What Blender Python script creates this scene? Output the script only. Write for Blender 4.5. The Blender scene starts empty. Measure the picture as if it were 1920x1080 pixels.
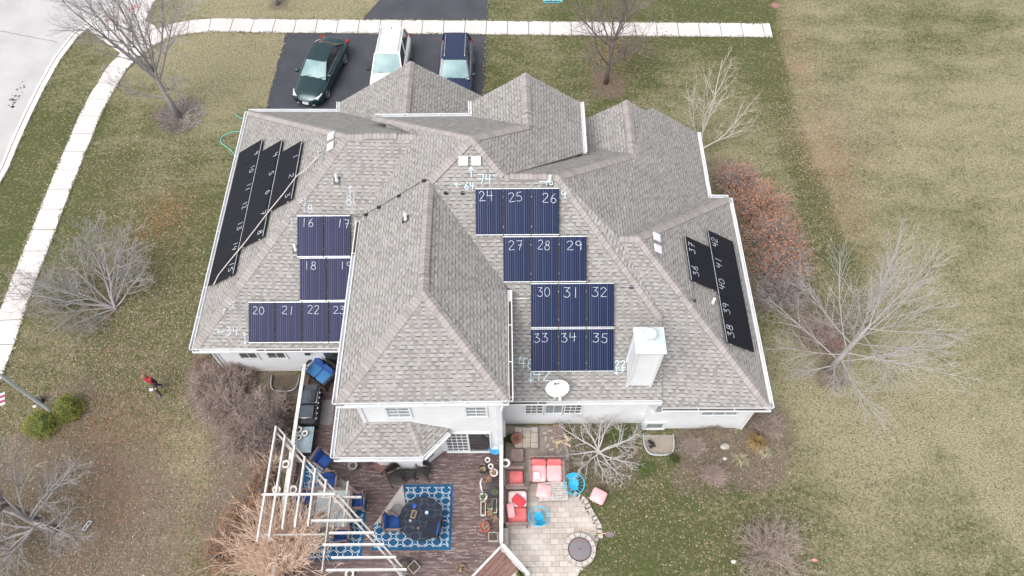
import bpy, bmesh, math, random
from mathutils import Vector, Matrix, Euler, noise
R = math.radians
rnd = random.Random(7)
scene = bpy.context.scene
COL = scene.collection
# ---------------------------------------------------------------- camera model
FPX = 1400.0; TILT = math.atan(2325/1400.0); YAW = 0.0073; CAMH = 29.0
_a = math.pi/2-TILT; _ca, _sa = math.cos(_a), math.sin(_a); _c, _s = math.cos(-YAW), math.sin(-YAW)
def ray(x, y):
    dx, dy, dz = (x-960)/FPX, -(y-540)/FPX, -1.0
    v = (dx, _ca*dy-_sa*dz, _sa*dy+_ca*dz)
    return Vector((_c*v[0]-_s*v[1], _s*v[0]+_c*v[1], v[2]))
def U(x, y, z=0.0):
    """where the sight line through a pixel of the photograph meets height z"""
    v = ray(x, y); t = (z-CAMH)/v.z
    return Vector((v.x*t, v.y*t, z))
# ---------------------------------------------------------------- objects
def tag(o, label=None, cat=None, group=None, kind=None):
    if label: o['label'] = label
    if cat: o['category'] = cat
    if group: o['group'] = group
    if kind: o['kind'] = kind
    return o
def thing(name, label, cat, loc=(0,0,0), rz=0.0, group=None, mw=None):
    o = bpy.data.objects.new(name, None); COL.objects.link(o)
    o.empty_display_size = .2
    o.matrix_world = mw if mw is not None else Matrix.Translation(Vector(loc)) @ Matrix.Rotation(rz, 4, 'Z')
    o['_m'] = 1
    del o['_m']
    return tag(o, label, cat, group)
def rootmat(o):
    while o.parent: o = o.parent
    return o.matrix_basis.copy()
class MB:
    def __init__(s): s.v=[]; s.f=[]; s.uv={}; s.mi=[]; s.cur=0
    def face(s, pts, uvs=None):
        i=len(s.v); s.v += [Vector(p) for p in pts]; s.f.append(tuple(range(i,i+len(pts))))
        if uvs: s.uv[len(s.f)-1]=uvs
        s.mi.append(s.cur); return s
    def idx(s, verts, faces):
        i=len(s.v); s.v += [Vector(p) for p in verts]
        for f in faces: s.f.append(tuple(i+k for k in f)); s.mi.append(s.cur)
        return s
    def box(s, c, d, rz=0.0, m=None):
        x,y,z=d[0]/2,d[1]/2,d[2]/2
        vs=[Vector((a,b,e)) for e in (-z,z) for a,b in ((-x,-y),(x,-y),(x,y),(-x,y))]
        M = Matrix.Translation(Vector(c)) @ (m if m is not None else Matrix.Rotation(rz,4,'Z'))
        return s.idx([M@v for v in vs], [(3,2,1,0),(4,5,6,7),(0,1,5,4),(1,2,6,5),(2,3,7,6),(3,0,4,7)])
    def bb(s, x0,x1,y0,y1,z0,z1): return s.box(((x0+x1)/2,(y0+y1)/2,(z0+z1)/2),(abs(x1-x0),abs(y1-y0),abs(z1-z0)))
    def bar(s, p, q, w, h, up=(0,0,1)):
        p,q=Vector(p),Vector(q); d=(q-p)
        if d.length<1e-6: return s
        d.normalize(); u=Vector(up)
        if abs(d.dot(u))>.98: u=Vector((1,0,0))
        sx=d.cross(u).normalized(); sz=sx.cross(d).normalized()
        a=sx*w/2; b=sz*h/2
        vs=[p-a-b,p+a-b,p+a+b,p-a+b,q-a-b,q+a-b,q+a+b,q-a+b]
        return s.idx(vs,[(0,1,2,3),(7,6,5,4),(0,4,5,1),(1,5,6,2),(2,6,7,3),(3,7,4,0)])
    def tube(s, pts, rs, n=6, cap=True, closed=False):
        pts=[Vector(p) for p in pts]; m=len(pts)
        if not hasattr(rs,'__len__'): rs=[rs]*m
        base=len(s.v); prev=None
        for i,p in enumerate(pts):
            if closed: d=pts[(i+1)%m]-pts[i-1]
            else: d=pts[min(i+1,m-1)]-pts[max(i-1,0)]
            d=d.normalized() if d.length>1e-9 else Vector((0,0,1))
            if prev is None:
                u=Vector((0,0,1)) if abs(d.z)<.9 else Vector((1,0,0)); sx=d.cross(u).normalized()
            else:
                sx=(prev-d*prev.dot(d)); sx=sx.normalized() if sx.length>1e-6 else d.orthogonal().normalized()
            prev=sx; sy=d.cross(sx)
            for k in range(n):
                a=2*math.pi*k/n; s.v.append(p+(sx*math.cos(a)+sy*math.sin(a))*rs[i])
        rng = m if closed else m-1
        for i in range(rng):
            for k in range(n):
                a=base+i*n+k; b=base+i*n+(k+1)%n; j=((i+1)%m)
                c=base+j*n+(k+1)%n; d=base+j*n+k
                s.f.append((a,b,c,d)); s.mi.append(s.cur)
        if cap and not closed and n>2:
            s.f.append(tuple(base+k for k in range(n))[::-1]); s.mi.append(s.cur)
            s.f.append(tuple(base+(m-1)*n+k for k in range(n))); s.mi.append(s.cur)
        return s
    def ring(s, c, r, t, n=20, k=5, ry=None, m=None):
        pts=[Vector((math.cos(2*math.pi*i/n)*r, math.sin(2*math.pi*i/n)*(ry or r),0)) for i in range(n)]
        if m: pts=[m@p for p in pts]
        return s.tube([Vector(c)+p for p in pts], t, k, closed=True)
    def lathe(s, c, prof, n=16, m=None):
        base=len(s.v); c=Vector(c)
        for r,z in prof:
            for k in range(n):
                a=2*math.pi*k/n; p=Vector((r*math.cos(a),r*math.sin(a),z)); s.v.append(c+(m@p if m else p))
        for i in range(len(prof)-1):
            for k in range(n):
                s.f.append((base+i*n+k,base+i*n+(k+1)%n,base+(i+1)*n+(k+1)%n,base+(i+1)*n+k)); s.mi.append(s.cur)
        s.f.append(tuple(base+k for k in range(n))[::-1]); s.mi.append(s.cur)
        s.f.append(tuple(base+(len(prof)-1)*n+k for k in range(n))); s.mi.append(s.cur)
        return s
    def prism(s, poly, z0, z1):
        n=len(poly); b=len(s.v)
        s.v += [Vector((p[0],p[1],z0)) for p in poly]+[Vector((p[0],p[1],z1)) for p in poly]
        fs=[tuple(range(n))[::-1], tuple(range(n,2*n))]+[(i,(i+1)%n,n+(i+1)%n,n+i) for i in range(n)]
        for f in fs: s.f.append(tuple(b+k for k in f)); s.mi.append(s.cur)
        return s
    def pad(s, c, d, r=.05, rz=0.0, puff=.02, m=None, seg=8):
        """a soft rounded cushion"""
        M = Matrix.Translation(Vector(c)) @ (m if m is not None else Matrix.Rotation(rz,4,'Z'))
        x,y,z=[k/2 for k in d]; base=len(s.v); nu,nv=20,8
        def sp(t,e): return math.copysign(abs(t)**e,t)
        for j in range(nv+1):
            ph=-math.pi/2+math.pi*j/nv
            for i in range(nu):
                th=2*math.pi*i/nu; cp=sp(math.cos(ph),.35)
                p=Vector((x*cp*sp(math.cos(th),.3), y*cp*sp(math.sin(th),.3), z*sp(math.sin(ph),.6)))
                e=max(abs(p.x)/x,abs(p.y)/y); p.z*=1+puff/z*(1-e*e)
                s.v.append(M@p)
        for j in range(nv):
            for i in range(nu):
                s.f.append((base+j*nu+i,base+j*nu+(i+1)%nu,base+(j+1)*nu+(i+1)%nu,base+(j+1)*nu+i)); s.mi.append(s.cur)
        return s
    def build(s, name, mat, parent=None, world=None, smooth=False, label=None):
        me=bpy.data.meshes.new(name)
        vs=s.v
        if parent is not None and world: 
            Mi=rootmat(parent).inverted(); vs=[Mi@v for v in vs]
        me.from_pydata([tuple(v) for v in vs],[],s.f)
        for m in (mat if isinstance(mat,(list,tuple)) else [mat]): me.materials.append(m)
        if any(s.mi): me.polygons.foreach_set('material_index', s.mi)
        if s.uv:
            uvl=me.uv_layers.new(name='UVMap')
            for fi,uvs in s.uv.items():
                for li,uv in zip(me.polygons[fi].loop_indices,uvs): uvl.data[li].uv=uv
        if smooth: me.polygons.foreach_set('use_smooth',[True]*len(me.polygons))
        me.update()
        o=bpy.data.objects.new(name,me); COL.objects.link(o)
        if parent is not None: o.parent=parent
        if label: o['label']=label
        return o
def copy_tree(o, parent=None):
    c=o.copy(); COL.objects.link(c); c.parent=parent
    for ch in list(o.children): copy_tree(ch,c)
    return c
def place(o, loc, rz): o.matrix_basis = Matrix.Translation(Vector(loc)) @ Matrix.Rotation(rz,4,'Z'); return o
# ---------------------------------------------------------------- materials
class NT:
    def __init__(s,name):
        s.m=bpy.data.materials.new(name); s.m.use_nodes=True; s.t=s.m.node_tree; s.n=s.t.nodes
        s.b=s.n['Principled BSDF']
    def new(s,t,**kw):
        n=s.n.new(t)
        for k,v in kw.items():
            if k.startswith('i_'): n.inputs[k[2:].replace('_',' ')].default_value=v
            else: setattr(n,k,v)
        return n
    def link(s,a,b): s.t.links.new(a,b)
    def math(s,op,a,b=None,c=None,clamp=False):
        n=s.n.new('ShaderNodeMath'); n.operation=op; n.use_clamp=clamp
        for i,x in enumerate((a,b,c)):
            if x is None: continue
            if isinstance(x,(int,float)): n.inputs[i].default_value=x
            else: s.link(x,n.inputs[i])
        return n.outputs[0]
    def mix(s,f,a,b,mode='MIX'):
        n=s.n.new('ShaderNodeMix'); n.data_type='RGBA'; n.blend_type=mode
        for i,x in ((0,f),(6,a),(7,b)):
            if isinstance(x,(int,float)): n.inputs[i].default_value=x
            elif isinstance(x,tuple): n.inputs[i].default_value=(*x[:3],1)
            else: s.link(x,n.inputs[i])
        return n.outputs[2]
    def noise(s,vec,scale,detail=3,rough=.55,out=0):
        n=s.n.new('ShaderNodeTexNoise'); n.inputs['Scale'].default_value=scale; n.inputs['Detail'].default_value=detail
        n.inputs['Roughness'].default_value=rough
        if vec is not None: s.link(vec,n.inputs['Vector'])
        return n.outputs[out]
    def ramp(s,f,a,b,c0=0.0,c1=1.0):
        n=s.n.new('ShaderNodeMapRange'); n.inputs[1].default_value=a; n.inputs[2].default_value=b
        n.inputs[3].default_value=c0; n.inputs[4].default_value=c1; s.link(f,n.inputs[0]); return n.outputs[0]
    def coord(s,k='Object'):
        return s.n.new('ShaderNodeTexCoord').outputs[k]
    def bump(s,h,strength=.3,dist=.02):
        n=s.n.new('ShaderNodeBump'); n.inputs['Strength'].default_value=strength; n.inputs['Distance'].default_value=dist
        s.link(h,n.inputs['Height']); s.link(n.outputs[0],s.b.inputs['Normal'])
    def set(s,**kw):
        for k,v in kw.items():
            i=s.b.inputs[k.replace('_',' ')]
            if isinstance(v,tuple): i.default_value=(*v[:3],1)
            elif isinstance(v,(int,float)): i.default_value=v
            else: s.link(v,i)
        return s
def pm(name,c1,c2=None,scale=8,rough=.7,metal=0.0,bump=0.0,bscale=None,detail=4,spec=.5):
    t=NT(name); co=t.coord()
    if c2 is None: c2=tuple(x*.75 for x in c1)
    f=t.ramp(t.noise(co,scale,detail,.6),.3,.7)
    t.set(Base_Color=t.mix(f,c1,c2),Roughness=rough,Metallic=metal)
    t.b.inputs['Specular IOR Level'].default_value=spec
    if bump: t.bump(t.noise(co,bscale or scale*3,3),bump,.01)
    return t.m
def sep(t,v):
    n=t.n.new('ShaderNodeSeparateXYZ'); t.link(v,n.inputs[0]); return n.outputs
def comb(t,x,y,z=0.0):
    n=t.n.new('ShaderNodeCombineXYZ')
    for i,a in enumerate((x,y,z)):
        if isinstance(a,(int,float)): n.inputs[i].default_value=a
        else: t.link(a,n.inputs[i])
    return n.outputs[0]
def wn(t,v,out='Value'):
    n=t.n.new('ShaderNodeTexWhiteNoise'); n.noise_dimensions='3D'; t.link(v,n.inputs['Vector']); return n.outputs[out]
def shingle():
    t=NT('shingle_grey'); u,v,_=sep(t,t.coord('UV'))
    rowf=t.math('DIVIDE',v,.142); row=t.math('FLOOR',rowf); fr=t.math('FRACT',rowf)
    off=wn(t,comb(t,row,3.7))
    cu=t.math('ADD',t.math('DIVIDE',u,.30),t.math('MULTIPLY',off,7.0)); cell=t.math('FLOOR',cu); fu=t.math('FRACT',cu)
    thr=t.math('MULTIPLY_ADD',wn(t,comb(t,cell,row,3.0)),.40,.28)
    raised=t.math('LESS_THAN',fu,thr); half=t.math('ADD',t.math('MULTIPLY',cell,2.0),raised)
    r1=wn(t,comb(t,half,row,1.0)); r2=wn(t,comb(t,cell,row,5.0))
    big=t.noise(t.coord(),.55,3); fine=t.noise(t.coord(),60,2); mid=t.noise(t.coord(),3.0,3)
    c=t.mix(r1,(.20,.189,.176),(.335,.32,.302))
    c=t.mix(t.ramp(big,.3,.7,0,.3),c,(.30,.285,.277))
    c=t.mix(t.ramp(mid,.45,.75,0,.25),c,(.19,.175,.165))
    c=t.mix(t.ramp(fine,.35,.7,0,.35),c,(.13,.12,.11))
    stk=t.noise(comb(t,t.math('MULTIPLY',u,1.6),t.math('MULTIPLY',v,.22),7.0),1.3,4,.6); c=t.mix(t.ramp(stk,.48,.72,0,.34),c,(.155,.145,.135))
    band=t.math('LESS_THAN',fr,.30)
    dark=t.math('MULTIPLY',band,t.math('MULTIPLY_ADD',raised,t.math('MULTIPLY_ADD',r2,.6,.35),.08))  # printed shadow band: shade below raised tabs is put into the colour
    c=t.mix(dark,c,(.105,.098,.092))
    hi=t.math('MULTIPLY',t.math('GREATER_THAN',fr,.30),t.math('MULTIPLY',raised,.30))
    c=t.mix(hi,c,(.42,.41,.395))
    t.set(Base_Color=c,Roughness=.92); t.b.inputs['Specular IOR Level'].default_value=.2
    h=t.math('ADD',t.math('SUBTRACT',1.0,fr),t.math('MULTIPLY',raised,.6)); h=t.math('ADD',h,t.math('MULTIPLY',fine,.3))
    t.bump(h,.5,.012); return t.m
def capmat():
    t=NT('shingle_cap'); u,v,_=sep(t,t.coord('UV'))
    k=t.math('DIVIDE',u,.145); r=wn(t,comb(t,t.math('FLOOR',k),2.0)); fr=t.math('FRACT',k)
    c=t.mix(r,(.275,.25,.238),(.355,.33,.315))
    c=t.mix(t.ramp(t.noise(t.coord(),45,2),.4,.7,0,.3),c,(.17,.15,.14))
    c=t.mix(t.math('MULTIPLY',t.math('LESS_THAN',fr,.16),.45),c,(.12,.105,.1))
    t.set(Base_Color=c,Roughness=.92); t.b.inputs['Specular IOR Level'].default_value=.2
    t.bump(fr,.4,.01); return t.m
def siding():
    t=NT('white_siding'); x,y,z=sep(t,t.coord())
    fr=t.math('FRACT',t.math('DIVIDE',z,.115))
    c=t.mix(t.ramp(t.noise(t.coord(),1.5,4),.35,.75),(.76,.77,.785),(.68,.69,.71))
    c=t.mix(t.math('MULTIPLY',t.math('LESS_THAN',fr,.1),.35),c,(.42,.43,.45))
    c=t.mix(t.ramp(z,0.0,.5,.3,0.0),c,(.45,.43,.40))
    t.set(Base_Color=c,Roughness=.55); t.bump(fr,.5,.01); return t.m
def decking():
    t=NT('deck_boards'); x,y,z=sep(t,t.coord())
    k=t.math('DIVIDE',y,.142); row=t.math('FLOOR',k); fr=t.math('FRACT',k)
    r=wn(t,comb(t,row,1.0)); 
    st=t.noise(comb(t,t.math('MULTIPLY',x,.8),t.math('MULTIPLY',y,14.0)),2.2,5,.7)
    c=t.mix(r,(.085,.054,.051),(.128,.083,.078))
    c=t.mix(t.ramp(st,.46,.70,0,.22),c,(.20,.145,.135))
    wear=t.noise(comb(t,t.math('MULTIPLY',x,1.6),t.math('MULTIPLY',y,9.0),3.0),1.6,6,.75)
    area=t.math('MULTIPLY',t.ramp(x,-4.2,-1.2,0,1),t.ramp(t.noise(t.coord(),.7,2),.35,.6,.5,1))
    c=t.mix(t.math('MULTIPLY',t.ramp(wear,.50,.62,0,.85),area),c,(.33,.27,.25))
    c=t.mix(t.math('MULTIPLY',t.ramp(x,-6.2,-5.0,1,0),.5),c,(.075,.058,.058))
    c=t.mix(t.math('MULTIPLY',t.math('LESS_THAN',fr,.09),.8),c,(.02,.013,.012))
    vo=t.new('ShaderNodeTexVoronoi',feature='F1'); vo.inputs['Scale'].default_value=7.5; t.link(t.coord(),vo.inputs['Vector'])
    _,g,_b=sep(t,vo.outputs['Color'])
    fl=t.math('MULTIPLY',t.math('LESS_THAN',vo.outputs['Distance'],.13),t.math('GREATER_THAN',g,.72))
    c=t.mix(t.math('MULTIPLY',fl,.9),c,(.62,.55,.48))
    t.set(Base_Color=c,Roughness=.75); t.bump(t.math('MINIMUM',fr,.12),.6,.02); return t.m
def rugmat():
    """blue rug with a white quatrefoil lattice"""
    t=NT('rug_trellis'); u,v,_=sep(t,t.coord('UV'))
    P=.54
    def lat(ou,ov):
        a=t.math('SUBTRACT',t.math('FRACT',t.math('ADD',t.math('DIVIDE',u,P),ou)),.5)
        b=t.math('SUBTRACT',t.math('FRACT',t.math('ADD',t.math('DIVIDE',v,P*.80),ov)),.5)
        a=t.math('ABSOLUTE',a); b=t.math('ABSOLUTE',b); return a,b
    def quat(a,b):
        # distance to the union of four circles = quatrefoil
        def d(cx,cy,r):
            dx=t.math('SUBTRACT',a,cx); dy=t.math('SUBTRACT',b,cy)
            return t.math('SUBTRACT',t.math('SQRT',t.math('ADD',t.math('MULTIPLY',dx,dx),t.math('MULTIPLY',dy,dy))),r)
        q=t.math('MINIMUM',d(.15,0.0,.175),d(0.0,.15,.175))
        box=t.math('SUBTRACT',t.math('MAXIMUM',a,b),.215)
        return t.math('MINIMUM',q,box)
    q1=quat(*lat(0,0)); q2=quat(*lat(.5,.5))
    def line(q): return t.math('LESS_THAN',t.math('ABSOLUTE',t.math('SUBTRACT',q,.012)),.019)
    l=t.math('MAXIMUM',line(q1),line(q2))
    inb=t.new('ShaderNodeAttribute',attribute_name='inb').outputs['Fac']
    l=t.math('MULTIPLY',l,inb)
    n=t.ramp(t.noise(t.coord(),2,3),.3,.7)
    c=t.mix(n,(.006,.06,.15),(.010,.095,.20))
    c=t.mix(l,c,(.72,.76,.74))
    t.set(Base_Color=c,Roughness=.95); return t.m
def patiomat():
    t=NT('patio_pavers'); co=t.coord()
    b=t.new('ShaderNodeTexBrick'); t.link(co,b.inputs['Vector'])
    b.inputs['Scale'].default_value=1.0; b.inputs['Brick Width'].default_value=.30; b.inputs['Row Height'].default_value=.2
    b.inputs['Mortar Size'].default_value=.009; b.inputs['Mortar Smooth'].default_value=.1; b.offset=.5
    b.inputs['Color1'].default_value=(.35,.30,.26,1); b.inputs['Color2'].default_value=(.49,.44,.39,1); b.inputs['Mortar'].default_value=(.22,.19,.16,1)
    c=t.mix(t.ramp(t.noise(co,.9,4),.4,.7,0,.6),b.outputs[0],(.54,.49,.46))
    x,y,z=sep(t,co)
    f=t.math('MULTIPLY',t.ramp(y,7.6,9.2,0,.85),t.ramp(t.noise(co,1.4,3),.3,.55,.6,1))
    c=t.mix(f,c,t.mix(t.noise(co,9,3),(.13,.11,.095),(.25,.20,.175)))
    c=t.mix(t.ramp(t.noise(co,5,4),.6,.75,0,.5),c,(.2,.15,.12))
    t.set(Base_Color=c,Roughness=.85); t.bump(b.outputs[1],.3,-.01); return t.m
def concrete(name,c1,c2,joint=None):
    t=NT(name); co=t.coord()
    c=t.mix(t.ramp(t.noise(co,.6,4),.35,.65),c1,c2)
    c=t.mix(t.ramp(t.noise(co,30,2),.4,.7,0,.25),c,tuple(k*.7 for k in c1))
    c=t.mix(t.ramp(t.noise(co,3,5,.7),.62,.72,0,.3),c,tuple(k*.6 for k in c1))
    t.set(Base_Color=c,Roughness=.85); return t.m
def asphalt():
    t=NT('driveway_asphalt'); co=t.coord()
    c=t.mix(t.ramp(t.noise(co,.8,4),.35,.65),(.034,.036,.046),(.05,.052,.062))
    c=t.mix(t.ramp(t.noise(co,80,2),.45,.7,0,.5),c,(.085,.088,.10))
    vo=t.new('ShaderNodeTexVoronoi',feature='F1'); vo.inputs['Scale'].default_value=2.2; t.link(co,vo.inputs['Vector'])
    fl=t.math('LESS_THAN',vo.outputs['Distance'],.035); c=t.mix(fl,c,(.3,.29,.27))
    t.set(Base_Color=c,Roughness=.8); return t.m
def solar(name,lines,c1,c2,rough,lc=(.33,.37,.46)):
    t=NT(name); u,v,_=sep(t,t.coord('UV'))
    k=t.math('FRACT',t.math('DIVIDE',u,.084)); r=wn(t,comb(t,t.math('FLOOR',t.math('DIVIDE',u,.084)),1.0))
    n=t.noise(t.coord(),1.2,2)
    c=t.mix(n,c1,c2)
    cell=t.math('MAXIMUM',t.math('LESS_THAN',t.math('FRACT',t.math('DIVIDE',u,.1545)),.03),t.math('LESS_THAN',t.math('FRACT',t.math('DIVIDE',v,.158)),.03))
    c=t.mix(t.math('MULTIPLY',cell,.45),c,tuple(x*2.6+.01 for x in c1))
    if lines:
        l=t.math('MULTIPLY',t.math('LESS_THAN',k,.16),t.ramp(r,.15,.6,.35,1.0)); c=t.mix(l,c,lc)
    t.set(Base_Color=c,Roughness=rough); t.b.inputs['Specular IOR Level'].default_value=.12
    return t.m
M={}
def mats():
    M['shingle']=shingle(); M['cap']=capmat(); M['siding']=siding(); M['deck']=decking(); M['rug']=rugmat(); M['patio']=patiomat()
    M['trim']=pm('white_trim',(.68,.69,.70),(.6,.61,.62),2,.45)
    M['fascia']=pm('white_fascia',(.76,.77,.78),(.62,.62,.62),5,.5)
    M['walk']=concrete('sidewalk_concrete',(.51,.475,.455),(.60,.565,.545))
    M['street']=concrete('street_concrete',(.37,.36,.352),(.43,.42,.41))
    M['kerb']=concrete('kerb_concrete',(.52,.50,.47),(.60,.58,.55))
    M['asphalt']=asphalt()
    M['blue_pv']=solar('solar_cells_blue',True,(.003,.008,.034),(.005,.0115,.047),.34,(.10,.125,.20))
    M['blue_pv2']=solar('solar_cells_deep',True,(.0035,.005,.030),(.005,.007,.042),.34,(.085,.09,.19))
    M['black_pv']=solar('solar_cells_black',False,(.0085,.009,.014),(.012,.0125,.019),.4)
    M['pvframe']=pm('panel_frame_dark',(.003,.0035,.007),None,3,.6,.0)
    M['alu']=pm('rail_aluminium',(.62,.64,.66),(.5,.52,.55),6,.4,.3)
    M['chalk']=pm('chalk_white',(.58,.62,.68),(.36,.40,.46),30,.95)
    M['chalk2']=pm('chalk_blue',(.62,.80,.86),(.45,.62,.68),30,.95)
    M['glass']=pm('window_glass',(.16,.19,.20),(.28,.32,.33),3,.06,.0,spec=.9)
    M['wglass']=pm('window_glass_dim',(.055,.06,.065),(.12,.13,.135),3,.08,spec=.7)
    M['dglass']=pm('dark_glass',(.02,.024,.028),(.05,.055,.06),2,.06,spec=.9)
    M['black']=pm('black_plastic',(.012,.012,.014),(.03,.03,.032),6,.45)
    M['iron']=pm('black_iron',(.018,.016,.016),(.035,.03,.03),9,.5,.3)
    M['greywood']=pm('weathered_grey_wood',(.52,.49,.46),(.30,.27,.24),9,.85,bump=.3)
    M['whitewood']=pm('painted_white_wood',(.66,.64,.62),(.44,.41,.38),7,.7,bump=.2)
    M['brownwood']=pm('reddish_brown_wood',(.23,.115,.09),(.13,.07,.06),7,.7,bump=.2)
    M['oldwood']=pm('faded_bench_wood',(.28,.20,.18),(.16,.11,.10),7,.8,bump=.3)
    M['bluecush']=pm('blue_cushion',(.02,.075,.27),(.012,.045,.18),3,.9)
    M['ltblue']=pm('faded_blue_cushion',(.045,.17,.36),(.03,.12,.28),3,.9)
    M['coral']=pm('coral_cushion',(.62,.17,.16),(.48,.10,.11),3,.9)
    M['pink']=pm('faded_pink_cushion',(.85,.46,.46),(.80,.30,.31),2.5,.9)
    M['pale']=pm('sun_bleached_pillow',(.80,.58,.58),(.84,.72,.70),4,.9)
    M['red']=pm('red_cushion',(.58,.055,.07),(.45,.04,.055),3,.9)
    M['turq']=pm('turquoise_paint',(.03,.36,.55),(.05,.45,.62),5,.5)
    M['terra']=pm('terracotta',(.30,.10,.065),(.20,.07,.05),8,.8,bump=.2)
    M['whitepot']=pm('white_pot_glaze',(.72,.71,.69),(.55,.54,.51),6,.5)
    M['greypot']=pm('grey_pot_stone',(.36,.35,.33),(.22,.21,.2),8,.8)
    M['redpot']=pm('red_pot_glaze',(.42,.08,.06),(.3,.06,.05),8,.5)
    M['soil']=pm('potting_soil',(.045,.035,.028),(.12,.09,.06),22,.95,bump=.5)
    M['stone']=pm('pale_stone',(.50,.46,.42),(.32,.28,.25),7,.9,bump=.4)
    M['ash']=pm('rusty_steel_lid',(.15,.165,.195),(.20,.13,.11),4,.7,bump=.2)
    M['galv']=pm('galvanised_steel',(.45,.47,.49),(.30,.31,.33),4,.4,.5)
    M['mat']=pm('grill_mat_grey',(.24,.23,.225),(.18,.17,.17),6,.9)
    M['lidgrey']=pm('deck_box_lid',(.30,.38,.41),(.25,.32,.36),4,.6)
    M['dkplastic']=pm('deck_box_body',(.05,.055,.065),None,4,.6)
    M['rugback']=pm('rug_underside',(.46,.43,.40),(.38,.355,.33),14,.95)
    M['firewood']=pm('split_firewood',(.56,.44,.31),(.34,.24,.17),9,.85,bump=.3)
    M['metalgrey']=pm('grill_lid_steel',(.055,.065,.08),(.08,.09,.11),5,.35,.4)
    M['steel']=pm('bright_steel',(.62,.62,.62),None,5,.25,.8)
    M['hose']=pm('green_hose',(.10,.50,.38),(.16,.55,.44),5,.5)
    M['pole']=pm('flagpole_paint',(.50,.58,.60),(.42,.50,.52),3,.35,.2)
mats()
EXPO=0.93
# ================================================================= ground
def inpoly(x,y,P):
    c=False; n=len(P); j=n-1
    for i in range(n):
        xi,yi=P[i]; xj,yj=P[j]
        if (yi>y)!=(yj>y) and x<(xj-xi)*(y-yi)/(yj-yi)+xi: c=not c
        j=i
    return c
def W2(pts,z=0.0): return [tuple(U(px,py,z)[:2]) for px,py in pts]
def smooth(a,b,x):
    t=max(0,min(1,(x-a)/(b-a))); return t*t*(3-2*t)
# blobs: px, py, radius (m), amount       (what grows or lies on the ground there)
DRY=[(480,100,5,.55),(500,20,9,.75),(250,130,3,.2),(700,10,4,.5),(1300,190,5,.3),(1050,110,3,.12),(1350,300,4,.35),(1520,760,5,.35),(1640,790,2.2,.8),(1300,1000,4,-.1),(330,920,3.5,.5),(380,860,2,.3),(420,700,2,.1),(60,800,3,.1),(1500,880,4,-.1),(1750,950,7,.3),(150,420,2.5,-.15),(60,250,4,-.35),(60,420,4,-.35),(380,600,2.5,-.15),(390,420,2.5,-.15),(1430,150,2.5,-.25),(1180,60,4,-.2),(1350,30,4,-.35),(1200,30,4,-.2),(1300,700,1,0),(1500,640,2,.1),(1540,700,2,.25),(1230,950,3,-.25),(1200,1040,4,-.15),(1330,930,3,-.2),(1700,800,5,.1),(1750,60,6,-.3),(1850,60,5,-.1),(1900,170,4,.3),(1700,180,6,.2),(1620,380,3,-.05),(960,150,2.5,-.1),(1180,180,2.5,-.15),(450,140,3,.2)]
LIT=[(180,850,4.5,.75),(250,700,3.5,.45),(120,950,5,.8),(300,430,2.2,.5),(160,640,3,.4),(330,1000,3,.45),(390,940,2,.3),(60,720,3,.3),(280,820,3,.6),(350,560,2,.35),(1490,120,1.2,.5),(1530,270,2,.55),(1560,400,2,.5),(1570,300,2,.4),(1240,900,2,.25),(1440,850,1.5,.4),(1380,170,2,.1),(1150,80,2,.6),(1600,200,4,.25),(220,300,3,.35),(330,330,3,.3),(200,450,3,.25),(1520,560,2,.4),(1170,900,1.5,.4),(1560,880,3,.1),(1440,1030,2.2,.5),(480,820,2,.6),(1620,240,5,.2),(1400,450,3,.4),(100,1060,4,.7),(230,1040,3,.5)]
ORG=[(295,415,1.6,.9),(330,380,1.2,.6),(1150,85,1.8,.8),(1480,60,1.0,.7),(1545,290,1.8,.45),(1575,400,1.4,.3),(190,790,1.2,.5),(170,850,3,.25),(1140,150,1.2,.8),(150,90,.9,.5),(240,830,2,.3),(390,1000,1,.3),(1350,150,1,.1),(480,500,.1,0),(220,960,.8,.7),(205,900,.8,.4)]
MUL=[(336,218,1.25,1),(150,985,2.6,.8),(70,1000,3.2,.7),(60,1075,3.0,.7),(190,1060,1.8,.6),(1137,158,1.0,.95),(1553,693,.62,1),(1535,610,1.5,.75),(1400,850,1.5,.9),(1330,830,1.6,.9),(1440,810,1.2,.8),(1380,800,1.5,.9),(1300,870,1.1,.7),(1130,850,1.6,.6),(1320,900,.9,.5),(450,740,1.9,.95),(500,770,1.8,.95),(410,720,1.3,.7),(480,830,1.9,.9),(470,960,2,.9),(1440,430,1.6,.7),(1430,520,1.5,.7),(1400,400,1.3,.7),(1360,330,1.3,.5),(120,775,1.5,.6),(80,790,1.3,.5),(1445,1040,1.4,.4),(210,578,.35,.8),(520,8,.55,.95),(180,830,2.2,.4),(180,1000,3.4,.75),(60,940,3.0,.7),(210,900,2.2,.5),(230,1060,2.6,.6),(1500,240,.1,0)]
FIELD=W2([(1446,-60),(1452,20),(1470,130),(1500,230),(1535,330),(1570,420),(1620,520),(1640,640)])
def field_edge(y):
    for (x0,y0),(x1,y1) in zip(FIELD[:-1],FIELD[1:]):
        if y1<=y<=y0: return x0+(x1-x0)*(y0-y)/(y0-y1)
    return FIELD[0][0] if y>FIELD[0][1] else FIELD[-1][0]+ (FIELD[-1][1]-y)*.35
def blob(L):
    return [(U(a,b)[0],U(a,b)[1],r,s) for a,b,r,s in L]
LD,LL,LO,LM=blob(DRY),blob(LIT),blob(ORG),blob(MUL)
def ev(B,x,y,hard=0.0):
    s=0
    for bx,by,r,a in B:
        d=((x-bx)**2+(y-by)**2)/(r*r)
        if hard: s=max(s,a*smooth(1.25,.8,math.sqrt(d)))
        elif d<6: s+=a*math.exp(-d*1.2)
    return s
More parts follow.
